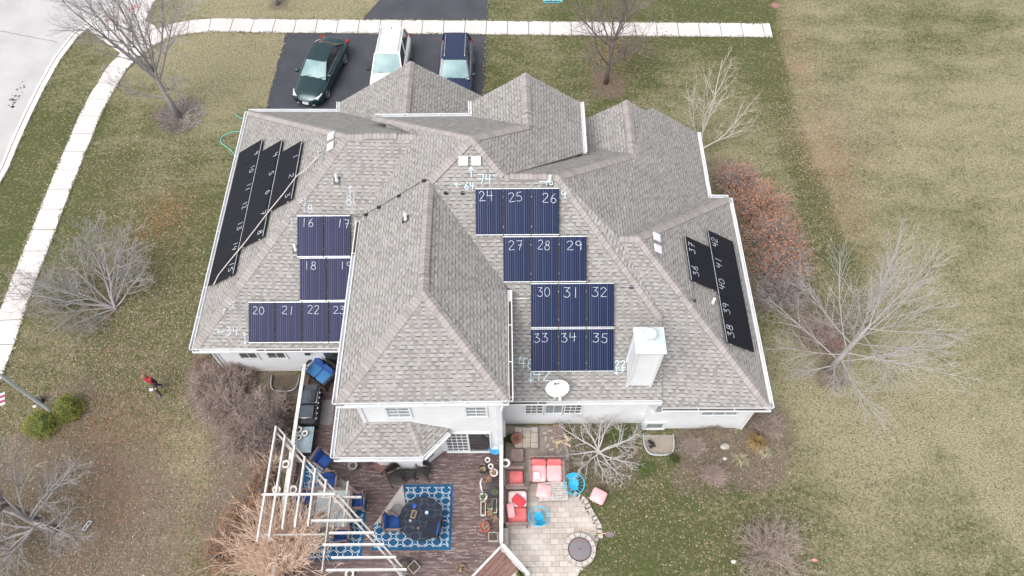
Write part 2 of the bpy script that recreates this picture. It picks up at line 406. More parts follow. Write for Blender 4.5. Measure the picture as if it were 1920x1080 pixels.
def build_ground():
    nx,ny=220,150; x0,x1,y0,y1=-38,38,-4,46
    vs=[];col=[];fs=[]
    for j in range(ny+1):
        for i in range(nx+1):
            x=x0+(x1-x0)*i/nx; y=y0+(y1-y0)*j/ny
            n=noise.fractal(Vector((x*.35,y*.35,0)),1.0,2.0,4)
            n2=noise.fractal(Vector((x*.9,y*.9,4)),1.0,2.0,3)
            jx=x+n2*.5; jy=y+noise.noise(Vector((x,y,9)))*.5
            e=field_edge(y); fld=smooth(-.25,.3,x+n2*.12-e)
            d=(.15 if x<-8 else .2)+.45*fld+ev(LD,jx,jy)+.22*n
            d-=.30*math.exp(-((jx-e+.75)/.75)**2)*smooth(15,20,y)
            if fld>.3: d+=.10*math.sin(y*2.6+n*2)*smooth(14,26,y)
            l=.22+ev(LL,jx,jy)+.15*n2+.25*math.exp(-((jx-e-1.0)/1.1)**2)*smooth(14,20,y)
            if y<20 and x<-9: l+=.15
            if fld>.5: l-=.12
            o=.55*ev(LO,jx,jy)+.25*math.exp(-((jx-e-.9)/1.0)**2)*smooth(15,20,y)
            m=ev(LM,jx,jy,1)
            col.append((max(0,min(1,d)),max(0,min(1,l)),max(0,min(1,m)),max(0,min(1,o))))
            vs.append((x,y,0.0))
    for j in range(ny):
        for i in range(nx):
            a=j*(nx+1)+i; fs.append((a,a+1,a+nx+2,a+nx+1))
    # outer skirt to the horizon
    b=len(vs); S=600
    ring=[(-S,-S),(S,-S),(S,S),(-S,S)]
    for p in ring: vs.append((p[0],p[1],0.0)); col.append((.5,.2,0,0))
    c0,c1,c2,c3=0,nx,(ny+1)*(nx+1)-1,ny*(nx+1)
    fs += [(b,b+1,c1,c0),(b+1,b+2,c2,c1),(b+2,b+3,c3,c2),(b+3,b,c0,c3)]
    # the skirt quads share only corners with the grid: fan the grid borders instead
    fs=fs[:-4]
    fs.append((b,b+1)+tuple(range(nx,-1,-1)))
    fs.append((b+1,b+2)+tuple(j*(nx+1)+nx for j in range(ny,-1,-1)))
    fs.append((b+2,b+3)+tuple(ny*(nx+1)+i for i in range(0,nx+1)))
    fs.append((b+3,b)+tuple(j*(nx+1) for j in range(0,ny+1)))
    me=bpy.data.meshes.new('lawn'); me.from_pydata(vs,[],fs)
    ca=me.color_attributes.new('cover','FLOAT_COLOR','POINT')
    for i,c in enumerate(col): ca.data[i].color=c
    t=NT('lawn_grass'); co=t.coord()
    at=t.new('ShaderNodeAttribute',attribute_name='cover'); r,g,bb=sep(t,at.outputs['Color']); o=at.outputs['Alpha']
    cx_,cy_,_z=sep(t,co); wob=t.math('MULTIPLY',t.noise(co,.25,2),2.0)
    stv=comb(t,t.math('MULTIPLY',cx_,.28),t.math('ADD',cy_,wob),0.0)
    n0=t.ramp(t.noise(co,.45,4,.6),.3,.7,-.5,.5); ns=t.ramp(t.noise(stv,1.5,4,.6),.32,.68,-.5,.5)
    n1=t.ramp(t.noise(co,2.9,5,.7),.30,.70,-.5,.5); n2=t.noise(co,6.5,3,.6); n3=t.noise(co,17,3,.6); n4=t.noise(co,48,2,.6); n6=t.noise(comb(t,cx_,t.math('MULTIPLY',cy_,1.6),5.0),11,3,.6)
    dry=t.math('ADD',r,t.math('MULTIPLY',n0,.30)); dry=t.math('ADD',dry,t.math('MULTIPLY',ns,.38)); dry=t.math('ADD',dry,t.math('MULTIPLY',n1,.42))
    dry=t.math('ADD',dry,t.math('MULTIPLY',t.ramp(n2,.35,.65,-.5,.5),.55),clamp=True)
    c=t.mix(dry,(.080,.096,.032),(.315,.28,.17))
    c=t.mix(t.ramp(n6,.50,.60,0,.62),c,(.038,.044,.017))
    c=t.mix(t.ramp(n3,.53,.62,0,.60),c,t.mix(dry,(.13,.14,.055),(.42,.38,.265)))
    c=t.mix(t.ramp(n4,.52,.62,0,.62),c,(.026,.029,.013))
    # mulch
    mn=t.math('ADD',bb,t.math('MULTIPLY',t.math('SUBTRACT',n2,.5),2.6),clamp=True)
    mc=t.mix(t.ramp(n4,.35,.65),(.065,.048,.040),(.24,.185,.16)); mc=t.mix(t.ramp(n3,.4,.7,0,.6),mc,(.12,.095,.082))
    c=t.mix(t.ramp(mn,.2,.9,0,.8),c,mc)
    # fallen leaves: random flecks
    def fleck(scale,dens,size,cols,seed):
        mp=t.new('ShaderNodeMapping'); mp.inputs['Location'].default_value=(seed,seed*1.7,0); t.link(co,mp.inputs[0])
        wv=t.new('ShaderNodeVectorMath',operation='ADD'); t.link(mp.outputs[0],wv.inputs[0])
        nn=t.n.new('ShaderNodeTexNoise'); nn.inputs['Scale'].default_value=12; t.link(co,nn.inputs['Vector'])
        sc=t.new('ShaderNodeVectorMath',operation='SCALE'); sc.inputs[3].default_value=.12; t.link(nn.outputs['Color'],sc.inputs[0]); t.link(sc.outputs[0],wv.inputs[1])
        v=t.new('ShaderNodeTexVoronoi',feature='F1',voronoi_dimensions='2D'); v.inputs['Scale'].default_value=scale; t.link(wv.outputs[0],v.inputs['Vector'])
        a,b2,c2=sep(t,v.outputs['Color'])
        on=t.math('MULTIPLY',t.math('LESS_THAN',v.outputs['Distance'],size),t.math('LESS_THAN',a,dens))
        return on,b2,c2
    on,b2,c2=fleck(9,t.math('MULTIPLY',g,.75),.30,None,3.1)
    lc=t.mix(b2,(.08,.05,.038),(.34,.255,.19)); lc=t.mix(t.math('MULTIPLY',o,.8),lc,(.36,.15,.07))
    c=t.mix(t.math('MULTIPLY',on,.85),c,lc)
    on,b2,c2=fleck(15,t.math('MULTIPLY_ADD',g,.75,t.math('MULTIPLY',o,.35)),.32,None,7.7)
    lc=t.mix(b2,(.05,.034,.028),(.28,.20,.15)); lc=t.mix(t.math('MULTIPLY',o,.8),lc,(.30,.12,.07))
    c=t.mix(t.math('MULTIPLY',on,.8),c,lc)
    on,b2,c2=fleck(5.5,t.math('MULTIPLY_ADD',g,.13,.01),.10,None,1.3)
    c=t.mix(on,c,(.50,.46,.38))
    t.set(Base_Color=c,Roughness=.95); t.b.inputs['Specular IOR Level'].default_value=.15
    t.bump(t.math('ADD',n3,t.math('MULTIPLY',n4,.6)),.7,.05)
    me.materials.append(t.m); ob=bpy.data.objects.new('lawn',me); COL.objects.link(ob); tag(ob,kind='structure')
build_ground()
def sheet(name,pts,z,mat,kind='structure',thick=0.0):
    b=MB(); 
    if thick: b.prism(pts,z-thick,z)
    else: b.face([(p[0],p[1],z) for p in pts])
    o=b.build(name,mat); 
    bm=bmesh.new(); bm.from_mesh(o.data); bmesh.ops.triangulate(bm,faces=bm.faces); bm.normal_update()
    bm.to_mesh(o.data); bm.free()
    if kind: tag(o,kind=kind)
    return o
# street (left), gently curving towards the crossing at the top
street_edge=[(-60,420),(0,318),(20,270),(45,215),(70,165),(100,112),(135,66),(170,38),(215,5),(260,-40),(300,-90)]
sp=W2(street_edge)
sheet('street',[(-70,-60),(sp[0][0]-4,-60),(sp[0][0]-1.0,sp[0][1]-9)]+sp+[(-10,60),(-70,60)],.012,M['street'])
# kerb: a low concrete lip along the street
def strip(name,pts,w,z0,z1,mat,side=1):
    b=MB(); n=len(pts); L=[]
    for i in range(n):
        a=Vector(pts[max(i-1,0)]); c=Vector(pts[min(i+1,n-1)]); d=(c-a).normalized(); nn=Vector((d.y,-d.x))*w*side
        L.append((Vector(pts[i]),Vector(pts[i])+nn))
    for i in range(n-1):
        (a,b1),(c,d)=L[i],L[i+1]
        vs=[(a.x,a.y,z1),(b1.x,b1.y,z1),(d.x,d.y,z1),(c.x,c.y,z1),(a.x,a.y,z0),(b1.x,b1.y,z0),(d.x,d.y,z0),(c.x,c.y,z0)]
        b.idx(vs,[(0,1,2,3),(0,4,5,1),(3,2,6,7),(0,3,7,4),(1,5,6,2)])
    o=b.build(name,mat); bm=bmesh.new(); bm.from_mesh(o.data); bmesh.ops.recalc_face_normals(bm,faces=bm.faces); bm.to_mesh(o.data); bm.free(); return tag(o,kind='structure')
kp=[(sp[0][0]-1.0,sp[0][1]-9)]+sp[:9]
strip('kerb',kp,.42,.0,.06,M['kerb'],1)
strip('kerb',[(p[0],p[1]) for p in kp],.14,.0,.10,M['kerb'],1)
# drain line + crack in the street
b=MB()
cr=[U(-10,56),U(30,64),U(70,72),U(108,80)]
for i in range(40):
    f=i/39*3; k=min(int(f),2); p=cr[k].lerp(cr[k+1],f-k)
    cr.append(p+Vector((rnd.uniform(-.03,.03),rnd.uniform(-.05,.05),0)))
b.tube([Vector((p.x,p.y,.014)) for p in cr[4:]],.012,4)
tag(b.build('street_crack',M['black']),kind='structure')
b=MB()
for i in range(26):
    f=rnd.random(); p=U(20+25*f+rnd.uniform(-6,6),200-45*f+rnd.uniform(-6,6)); r=rnd.uniform(.03,.10)
    b.face([(p.x+r*math.cos(a)*rnd.uniform(.7,1.3),p.y+r*.8*math.sin(a),.0165) for a in [k*math.pi/4 for k in range(8)]])
tag(b.build('street_stain',pm('street_stain_dark',(.13,.125,.12),None,9,.9)),kind='structure')
# sidewalk slabs: along the left (follows the street) and along the top
wl=W2([(0,655),(30,565),(72,458),(120,335),(170,215),(192,172),(222,125),(262,86),(300,64),(340,52),(410,47)])   # centre line
wl=[(wl[0][0]-.25,-6),(wl[0][0]-.1,6)]+wl
def walkstrip(name,line,w,step,z,mat):
    # resample, one slab per step with thin joints
    P=[Vector(p) for p in line]; seg=[]; tot=0
    for a,c in zip(P[:-1],P[1:]): seg.append((tot,a,c)); tot+=(c-a).length
    def at(s):
        for t0,a,c in seg:
            L=(c-a).length
            if s<=t0+L: return a.lerp(c,max(0,(s-t0)/L))
        return P[-1]
    b=MB(); s=0
    while s<tot-.2:
        e=min(s+step,tot); g=.019
        p0,p1=at(s+g),at(e-g); d0=(at(s+.3)-at(max(0,s-.3))).normalized(); d1=(at(min(tot,e+.3))-at(e-.3)).normalized()
        n0=Vector((d0.y,-d0.x))*w/2; n1=Vector((d1.y,-d1.x))*w/2
        b.prism([tuple(p0+n0),tuple(p0-n0),tuple(p1-n1),tuple(p1+n1)][::-1],0,z+rnd.uniform(-.003,.003)); s=e
    # dark bed under the joints
    o=b.build(name,mat); bm=bmesh.new(); bm.from_mesh(o.data); bmesh.ops.recalc_face_normals(bm,faces=bm.faces); bm.to_mesh(o.data); bm.free(); return tag(o,kind='structure')
walkstrip('sidewalk',wl,1.12,1.22,.045,M['walk'])
wt=W2([(395,47),(540,49.5),(760,51),(960,53),(1200,55.5),(1446,57.5)])
walkstrip('sidewalk',wt,1.12,1.22,.049,M['walk'])
# ramp at the crossing with the two red tactile plates
rp=W2([(150,62),(196,38),(250,-20),(330,-60),(262,30),(300,60),(250,92),(222,118),(205,105),(190,78)])
sheet('crossing_ramp',W2([(160,52),(178,34),(215,4),(250,-40),(330,-60),(285,10),(272,40),(300,55),(262,84),(236,104),(226,100)]),.041,M['walk'],thick=.04)
M['tactile']=pm('tactile_plate_red',(.50,.27,.25),(.40,.20,.19),20,.9,bump=.3)
for q,lab in (([(196,38),(213,29),(216,34),(199,43)],'faded red tactile plate on the crossing ramp nearer the lawn strip'),([(238,17),(257,9),(261,15),(242,23)],'faded red tactile plate on the crossing ramp nearer the top edge')):
    tag(sheet('tactile_plate',W2(q),.053,M['tactile'],None,.008),lab,'tactile plate')
# driveway
DR=W2([(536,60.5),(700,62),(911,65.5)])
drv=[tuple(U(536,61)[:2])]+[tuple(U(911,66)[:2])]+[(-1.33,26.0),(-13.0,26.0),tuple(U(497,206)[:2])]
sheet('driveway',drv,.014,M['asphalt'],thick=.01)
sheet('driveway',W2([(680,36.5),(712,0),(760,-50),(918,-50),(917,0),(913,38)]),.014,M['asphalt'],thick=.01)
# patio
PAT=W2([(948,799),(1060,799),(1066,860),(1072,925),(1092,938),(1104,962),(1118,985),(1122,1010),(1112,1050),(1085,1075),(1070,1110),(948,1110)])
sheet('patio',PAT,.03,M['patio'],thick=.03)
b=MB()
for i,(a,c) in enumerate([(p,q) for p,q in zip([(1072,925),(1092,938),(1104,962),(1118,985)],[(1090,937),(1103,960),(1117,983),(1121,1008)])]):
    pa,pc=U(*a),U(*c); 
    for k in range(3):
        q=pa.lerp(pc,(k+.5)/3); b.box((q.x+.1,q.y,.03),(.2,.17,.07),rz=math.atan2(pc.y-pa.y,pc.x-pa.x)+rnd.uniform(-.1,.1))
tag(b.build('patio_edging',M['stone']),'pale stone edging along the curved side of the patio','edging')
# ================================================================= house
E1=2.9; E2=5.5
V=dict(
 A0=U(466,210,2.9),A1=U(362,655,2.9),R1a=U(650,254,7.05),R1b=U(781,254,7.0),A3=U(675,415,5.5),
 C0=U(702,220,5.5),C1=U(631,757,5.5),M1=U(793,546,7.4),M0=U(805,339,7.42),AP=U(885,258,8.38),C2=U(954,752,5.5),
 C3g=U(952,545,5.5),C3=U(946,531,5.38),R3a=U(945,330,7.54),R3b=U(1047,330,7.54),HB=U(1241,596,4.6),
 R5a=U(1160,445,6.2),R5b=U(1197,445,6.2),SE=U(1444,765,2.75),S5w=U(1241,765,2.73),S2e=U(1241,751,2.9),
 V2=U(1328,371,2.9),E4ne=U(1307,249,2.9),G3t=U(1175,188,5.3),G3s=U(1187,290,5.3),NE5=U(1366,372,2.9),
 E3ne=U(1088,192,5.5),E3se=U(1094,286,5.5),C0e=U(885,218,5.5),G2s=U(990,235,7.03),G2t=U(985,137,7.03),G2wn=U(884,191,5.5),
 A0b=U(637,210,2.9),G1n=U(637,192,2.9),G1t=U(770,115,5.42),
 B0=U(627,858,2.9),B1=U(793,857,2.9),B2=U(840,811,2.9))
ya=V['A1'].y; V['A2']=Vector((-5.25,ya,2.9)); V['A3w']=Vector((-5.25,V['A3'].y-.1,5.45))
V['G1s']=Vector((V['G1t'].x,22.27,5.40)); V['C0v']=Vector((V['C0'].x,V['C0'].y,2.9+.756*(25.56-V['C0'].y))); V['G1es']=Vector((-.7,22.4,2.9)); V['G1en']=Vector((-.7,V['G1t'].y,2.9))
V['S2w']=Vector((-.5,V['S2e'].y,2.9)); V['S2m']=Vector((-.5,V['C3'].y-.1,5.3))
V['N3b']=Vector((2.8,22.77,3.72)); V['N3c']=Vector((3.0,20.5,5.45)); V['W3n']=Vector((2.8,V['G3t'].y,3.72))
def e4(px,py):
    v=ray(px,py); k=7.54+.663*1.8; t=(k-CAMH)/(.663*v.x+v.z); return Vector((0,0,CAMH))+v*t
V['G4a']=e4(1212,209); V['G4b']=e4(1221,200.5)
V['G4a'].y=V['G3t'].y-.02
WY=9.72
V['HBr']=V['HB']-Vector((0,0,.11)); V['S5wr']=V['S5w']-Vector((0,0,.09)); V['B3']=Vector((-5.2,WY,3.63)); V['B4']=Vector((-3.6,WY,3.63)); V['B0n']=Vector((V['B0'].x,11.6,2.9)); V['B3n']=Vector((-5.2,11.6,3.63))
V['B2w']=Vector((V['B2'].x+.1,WY,2.9))
house=thing('house','large white sided house under a many-gabled grey shingle roof','house',(-1.5,16,0))
def roof_face(mb,names):
    P=[V[n] for n in names]
    # best normal
    n=Vector((0,0,0))
    for i in range(len(P)):
        a,c=P[i],P[(i+1)%len(P)]; n+=a.cross(c)
    n.normalize()
    if n.z<0: n=-n; P=P[::-1]
    u=Vector((0,0,1)).cross(n).normalized(); v=n.cross(u)
    mb.face(P,[(p.dot(u),p.dot(v)) for p in P])
def roofobj(faces):
    b=MB()
    for f in faces: roof_face(b,f)
    o=b.build('roof',M['shingle'],house,world=True)
    bm=bmesh.new(); bm.from_mesh(o.data); bmesh.ops.triangulate(bm,faces=bm.faces,ngon_method='EAR_CLIP')
    uvl=bm.loops.layers.uv.active; D=Vector((0,0,-.09))
    edges=[(e.verts[0],e.verts[1]) for e in bm.edges if len(e.link_faces)==1]
    tris=[list(f.verts) for f in bm.faces]; low={v:bm.verts.new(v.co+D) for v in list(bm.verts)}
    for t3 in tris: bm.faces.new([low[v] for v in t3[::-1]])
    for a,c in edges: bm.faces.new([a,low[a],low[c],c])
    bmesh.ops.remove_doubles(bm,verts=bm.verts,dist=.0005); bmesh.ops.recalc_face_normals(bm,faces=bm.faces)
    bm.to_mesh(o.data); bm.free(); return o
roof_l=roofobj([['A0','A1','R1a'],['A1','A2','A3w','A3','R1b','R1a'],['A0','R1a','R1b','C0v','G1s','A0b']])
roof_g=roofobj([['G1n','A0b','G1s','G1t'],['G1t','G1s','G1es','G1en']])
roof_m=roofobj([['C0','R1b','A3','C1','M1','M0','AP'],['C1','C2','M1'],['M0','M1','C2','C3g','C3'],['C0','AP','G2s','C0e'],['G2wn','C0e','G2s','G2t'],['AP','R3a','E3se','E3ne','G2t','G2s']])
roof_s=roofobj([['AP','M0','C3','S2m','S2w','S2e','HB','R3b','R3a'],['R3a','R3b','G3s','N3b','N3c'],['G3t','G3s','N3b','W3n'],['R3b','HB','R5a','V2','E4ne','G4b','G4a','G3t','G3s']])
roof_r=roofobj([['R5a','R5b','SE','S5wr','HBr'],['R5a','V2','NE5','R5b'],['R5b','NE5','SE']])
roof_b=roofobj([['B0','B1','B4','B3'],['B0','B3','B3n','B0n'],['B1','B2','B2w','B4']])
def cap(a,c,parent,w=.18,lift=.028,name='ridge_cap',th=.02,s0=0.0,s1=1.0,ends=False,na=None,nb=None):
    """bent cap shingles over a ridge or hip"""
    A,C=V[a].lerp(V[c],s0),V[a].lerp(V[c],s1); d=(C-A).normalized()
    side=d.cross(Vector((0,0,1))).normalized()
    drop=w*(.62 if abs(d.z)<.12 else .44)
    b=MB(); L=(C-A).length; n=max(1,int(L/.29))
    for i in range(n):
        p=A+d*(L*i/n); q=A+d*(L*(i+1)/n)
        up=Vector((0,0,lift+.012)); up2=Vector((0,0,lift))
        if (C.z<A.z): up,up2=up2,up
        l0=p-side*w-Vector((0,0,drop))+up; m0=p+up+Vector((0,0,.012)); r0=p+side*w-Vector((0,0,drop))+up
        l1=q-side*w-Vector((0,0,drop))+up2; m1=q+up2+Vector((0,0,.012)); r1=q+side*w-Vector((0,0,drop))+up2
        u0,u1=i*.29,(i+1)*.29
        b.face([l0,l1,m1,m0][::-1],[(u0,0),(u1,0),(u1,w),(u0,w)][::-1]); b.face([m0,m1,r1,r0][::-1],[(u0,w),(u1,w),(u1,0),(u0,0)][::-1])
        for e0,e1 in ((l0,l1),(r0,r1)):
            k=Vector((0,0,lift+.02)); b.face([e0,e1,e1-k,e0-k],[(0,0)]*4)
    o=b.build(name,M['cap'],parent,world=True)
    bm=bmesh.new(); bm.from_mesh(o.data); bmesh.ops.recalc_face_normals(bm,faces=bm.faces)
    if sum(f.normal.z*f.calc_area() for f in bm.faces)<0: bmesh.ops.reverse_faces(bm,faces=bm.faces)
    bm.to_mesh(o.data); bm.free(); return o
for a,c in (('R1a','A1'),('R1a','A0'),('R1a','R1b')): cap(a,c,roof_l)
cap('G1t','G1s',roof_g)
for a,c in (('C0','AP'),('AP','G2s'),('AP','M0'),('AP','R3a'),('M0','M1'),('M1','C1'),('M1','C2'),('G2t','G2s')): cap(a,c,roof_m)
for a,c in (('R3a','R3b'),('R3b','G3s'),('R3b','HB'),('G3t','G3s')): cap(a,c,roof_s)
for a,c in (('R5a','R5b'),('R5b','NE5'),('R5b','SE')): cap(a,c,roof_r)
for a,c in (('B3','B0'),('B4','B1')): cap(a,c,roof_b,.12)
for a,c,p,s0,s1 in (('R1a','R1b',roof_l,.25,.72),('M0','M1',roof_m,.12,.86),('G2t','G2s',roof_m,.3,.78),('R3a','R3b',roof_s,.1,.78),('G3t','G3s',roof_s,.3,.78),('G1t','G1s',roof_g,.35,.96)):
    cap(a,c,p,.16,.085,'ridge_vent',s0=s0,s1=s1)
# gutters and fascia
def gutter(p,q,out,parent=None,leaf=False,name='gutter'):
    p,q=Vector(p),Vector(q); o=Vector(out).normalized(); d=(q-p).normalized(); Z=Vector((0,0,1))
    b=MB(); W=.13; H=.12; T=.014
    for off,w_,h_,zz in ((.012,.02,.20,-.06),(W,.018,H,-.03),(W/2+.01,W-.03,.012,-H+.035)):
        c0=p+o*off+Z*zz; c1=q+o*off+Z*zz; b.bar(c0,c1,w_,h_)
    # rolled lip
    b.bar(p+o*(W+.008)+Z*.035,q+o*(W+.008)+Z*.035,.035,.016)
    for e in (p,q): b.bar(e+o*.0+Z*-.03,e+o*(W+.005)+Z*-.03,.012,.11)
    g=b.build(name,M['trim'],parent or house,world=True)
    L=(q-p).length; n=max(2,int(L/1.3))
    for i in range(1,n):
        h=MB(); c=p.lerp(q,i/n); h.bar(c+o*.02+Z*.034,c+o*W+Z*.034,.03,.008); h.build('gutter_hanger',M['trim'],g,world=True)
    if leaf:
        l=MB(); 
        l.bar(p.lerp(q,leaf[0])+o*(W/2+.01)+Z*-.055,p.lerp(q,leaf[1])+o*(W/2+.01)+Z*-.055,W-.04,.03); l.build('gutter_leaves',M['soil'],g,world=True)
    return g
for a,c,o,lf in (('A0','A1',(-1,0,0),None),('A1','A2',(0,-1,0),(.35,1)),('A0','A0b',(0,1,0),None),('G1n','A0b',(-1,0,0),None),
    ('A3','C1',(-1,0,0),(0,.2)),('C1','C2',(0,-1,0),None),('C2','C3g',(1,0,0),(.0,.9)),('C0','C0e',(0,1,0),None),('G2wn','C0e',(-1,0,0),None),
    ('E3ne','E3se',(1,0,0),None),('S2w','S2e',(0,-1,0),(.0,.3)),('S5w','SE',(0,-1,0),(.0,.98)),('NE5','SE',(1,0,0),None),('V2','NE5',(0,1,0),None),
    ('E4ne','V2',(1,0,0),None),('B0','B1',(0,-1,0),None),('B1','B2',(1,-1,0),None),('B0','B0n',(-1,0,0),None)):
    gutter(V[a],V[c],o,leaf=lf)
def rake(a,c,d):
    b=MB(); o=Vector(d); b.bar(V[a]-o*.02+Vector((0,0,-.17)),V[c]-o*.02+Vector((0,0,-.17)),.03,.15); b.build('rake_board',M['trim'],house,world=True)
for a,c in (('G1n','G1t'),('G1t','G1en'),('G2wn','G2t'),('G2t','E3ne'),('W3n','G3t'),('G3t','G4a'),('G4b','E4ne')): rake(a,c,(0,1,0))
# walls
def wall(fn,name='wall'):
    b=MB(); fn(b); return b.build(name,M['siding'],house,world=True)
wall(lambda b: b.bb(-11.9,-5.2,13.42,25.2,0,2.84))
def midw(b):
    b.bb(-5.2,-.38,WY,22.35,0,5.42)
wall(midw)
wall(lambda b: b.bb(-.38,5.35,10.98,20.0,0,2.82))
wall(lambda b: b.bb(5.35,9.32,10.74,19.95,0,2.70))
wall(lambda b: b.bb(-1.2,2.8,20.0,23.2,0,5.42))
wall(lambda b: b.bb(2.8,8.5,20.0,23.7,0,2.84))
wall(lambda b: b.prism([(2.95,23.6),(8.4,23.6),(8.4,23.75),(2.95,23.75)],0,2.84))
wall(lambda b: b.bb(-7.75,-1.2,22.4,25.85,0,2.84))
# gable triangles
def gable(pts,y,t=.12):
    b=MB(); P=[Vector(p) for p in pts]; b.face([(p.x,y,p.z) for p in P]); b.face([(p.x,y-t,p.z) for p in P][::-1])
    b.build('gable_wall',M['siding'],house,world=True)
gable([(-7.75,0,2.84),(-.95,0,2.84),(V['G1t'].x,0,5.2)],25.86); gable([(-1.3,0,5.42),(2.85,0,5.42),(V['G2t'].x,0,6.8)],23.22)
gable([(2.8,0,2.84),(8.5,0,2.84),(V['G3t'].x,0,5.1),(2.8,0,3.5)],23.77)
# bay
b=MB(); b.prism([(-5.9,WY),(-5.0,9.02),(-3.42,9.02),(-2.62,WY)],0,2.84); b.build('bay_wall',M['siding'],house,world=True)
# corner boards
def post(x,y,z0,z1): 
    b=MB(); b.bb(x-.07,x+.07,y-.07,y+.07,z0,z1); b.build('corner_board',M['trim'],house,world=True)
for p in ((-11.87,13.45,0,2.80),(-5.17,WY+.03,3.5,5.40),(-.41,WY+.03,0,5.40),(9.29,10.77,0,2.66),(-3.42,9.04,.3,2.8)): post(*p)
# downspouts
def spout(pts):
    b=MB(); b.tube(pts,.045,6); b.build('downspout',M['trim'],house,world=True)
spout([(V['A1'].x+.15,V['A1'].y-.05,2.8),(-11.95,13.33,2.4),(-11.95,13.33,.1)]); spout([(-.2,9.75,5.35),(-.3,9.6,5.0),(-.3,9.62,.4)])
spout([(9.5,10.45,2.6),(9.36,10.66,2.2),(9.36,10.66,.1)]); spout([(5.36,10.4,2.68),(5.36,10.9,2.3)])
def window(x0,x1,z0,z1,y,nx,nz,mat='glass',y_out=-1,name='window',fw=.08):
    b=MB(); yo=y-.03
    b.bb(x0-fw,x1+fw,y-.045,y+.02,z1,z1+fw); b.bb(x0-fw,x1+fw,y-.06,y+.02,z0-fw,z0); b.bb(x0-fw,x0,y-.045,y+.02,z0,z1); b.bb(x1,x1+fw,y-.045,y+.02,z0,z1)
    w_=b.build(name,M['trim'],house,world=True)
    g=MB(); g.bb(x0,x1,y-.014,y+.01,z0,z1); g.build('pane',M[mat],w_,world=True)
    m=MB()
    for i in range(1,nx): x=x0+(x1-x0)*i/nx; m.bb(x-.013,x+.013,y-.03,y-.012,z0,z1)
    for i in range(1,nz): z=z0+(z1-z0)*i/nz; m.bb(x0,x1,y-.034,y-.016,z-.013,z+.013)
    if nx*nz>1: m.build('muntin',M['trim'],w_,world=True)
    return w_
window(-4.25,-3.50,4.15,5.0,WY,2,3); window(-1.50,-.85,4.15,5.0,WY,2,3)
window(-10.95,-10.3,1.3,2.35,13.42,2,2,'wglass'); window(-9.82,-9.15,1.3,2.35,13.42,2,2,'wglass')
window(.62,1.26,1.2,2.35,10.98,3,4,'wglass'); window(1.40,2.02,1.2,2.35,10.98,2,1); window(2.15,2.76,1.2,2.35,10.98,3,4,'wglass')
window(7.45,8.80,1.5,2.25,10.74,3,1)
window(5.6,6.2,1.8,2.5,10.74,2,1)
window(5.50,6.14,.06,.62,10.74,1,1,name='basement_window',fw=.13)
# sliding door: gridded white leaf on the left, dark screen on the right
b=MB(); x0,x1=-2.42,-.78; 
b.bb(x0-.07,x1+.07,WY-.05,WY+.01,2.42,2.52); b.bb(x0-.07,x0,WY-.05,WY+.01,.4,2.42); b.bb(x1,x1+.07,WY-.05,WY+.01,.4,2.42); b.bb(x0-.07,x1+.07,WY-.09,WY+.01,.36,.44)
dr=b.build('sliding_door',M['trim'],house,world=True)
b=MB(); b.bb(x0,-1.63,WY-.02,WY+.01,.5,2.42); b.build('pane',M['wglass'],dr,world=True)
b=MB(); b.bb(-1.57,x1,WY-.03,WY-.005,.44,2.42); b.build('screen',M['dglass'],dr,world=True,label='dark screen panel')
b=MB()
for i in range(1,4): x=x0+(.79)*i/4; b.bb(x-.014,x+.014,WY-.036,WY-.018,.5,2.42)
for i in range(1,6): z=.5+1.92*i/6; b.bb(x0,-1.63,WY-.040,WY-.022,z-.014,z+.014)
b.bb(-1.64,-1.56,WY-.055,WY-.01,.44,2.42); b.build('muntin',M['trim'],dr,world=True)
# back door of the left wing + lamp
b=MB(); b.bb(-7.62,-6.62,13.36,13.42,.4,2.45); d2=b.build('door',M['trim'],house,world=True); b=MB(); b.bb(-7.52,-6.72,13.34,13.358,.5,2.37); b.build('pane',M['dglass'],d2,world=True)
b=MB(); b.bb(-8.25,-8.05,13.28,13.42,1.75,2.2); b.build('wall_lamp',M['black'],house,world=True)
# bay windows (on the slanted side)
def bayw(f0,f1,z0,z1):
    a=Vector((-3.42,9.02,0)); c=Vector((-2.62,WY,0)); d=(c-a).normalized(); n=Vector((d.y,-d.x,0)); p=a.lerp(c,f0)+n*.02; q=a.lerp(c,f1)+n*.02
    b=MB(); b.bar((p.x,p.y,(z0+z1)/2),(q.x,q.y,(z0+z1)/2),.04,z1-z0+.12); w_=b.build('window',M['trim'],house,world=True)
    p=a.lerp(c,f0+.06)+n*.035; q=a.lerp(c,f1-.06)+n*.035; b=MB(); b.bar((p.x,p.y,(z0+z1)/2),(q.x,q.y,(z0+z1)/2),.04,z1-z0); b.build('pane',M['glass'],w_,world=True)
bayw(.12,.62,1.0,2.2); bayw(.72,.95,1.3,2.3)
# chimney
b=MB(); b.bb(4.38,5.24,11.24,12.02,2.9,6.12)
ch=b.build('chimney',M['siding'],house,world=True)
b=MB()
for x,y in ((4.38,11.24),(5.24,11.24),(4.38,12.02),(5.24,12.02)): b.bb(x-.05,x+.05,y-.05,y+.05,2.95,6.1)
b.build('corner_board',M['trim'],ch,world=True)
b=MB(); P=[(4.28,11.12),(5.34,11.12),(5.34,12.14),(4.28,12.14)]
vsx=[Vector((x,y,6.10)) for x,y in P]+[Vector((x,y,6.16)) for x,y in P]+[Vector((4.72,11.6,6.27)),Vector((4.9,11.6,6.27)),Vector((4.9,11.75,6.27)),Vector((4.72,11.75,6.27))]
b.idx(vsx,[(3,2,1,0),(0,1,5,4),(1,2,6,5),(2,3,7,6),(3,0,4,7),(4,5,9,8),(5,6,10,9),(6,7,11,10),(7,4,8,11),(8,9,10,11)])
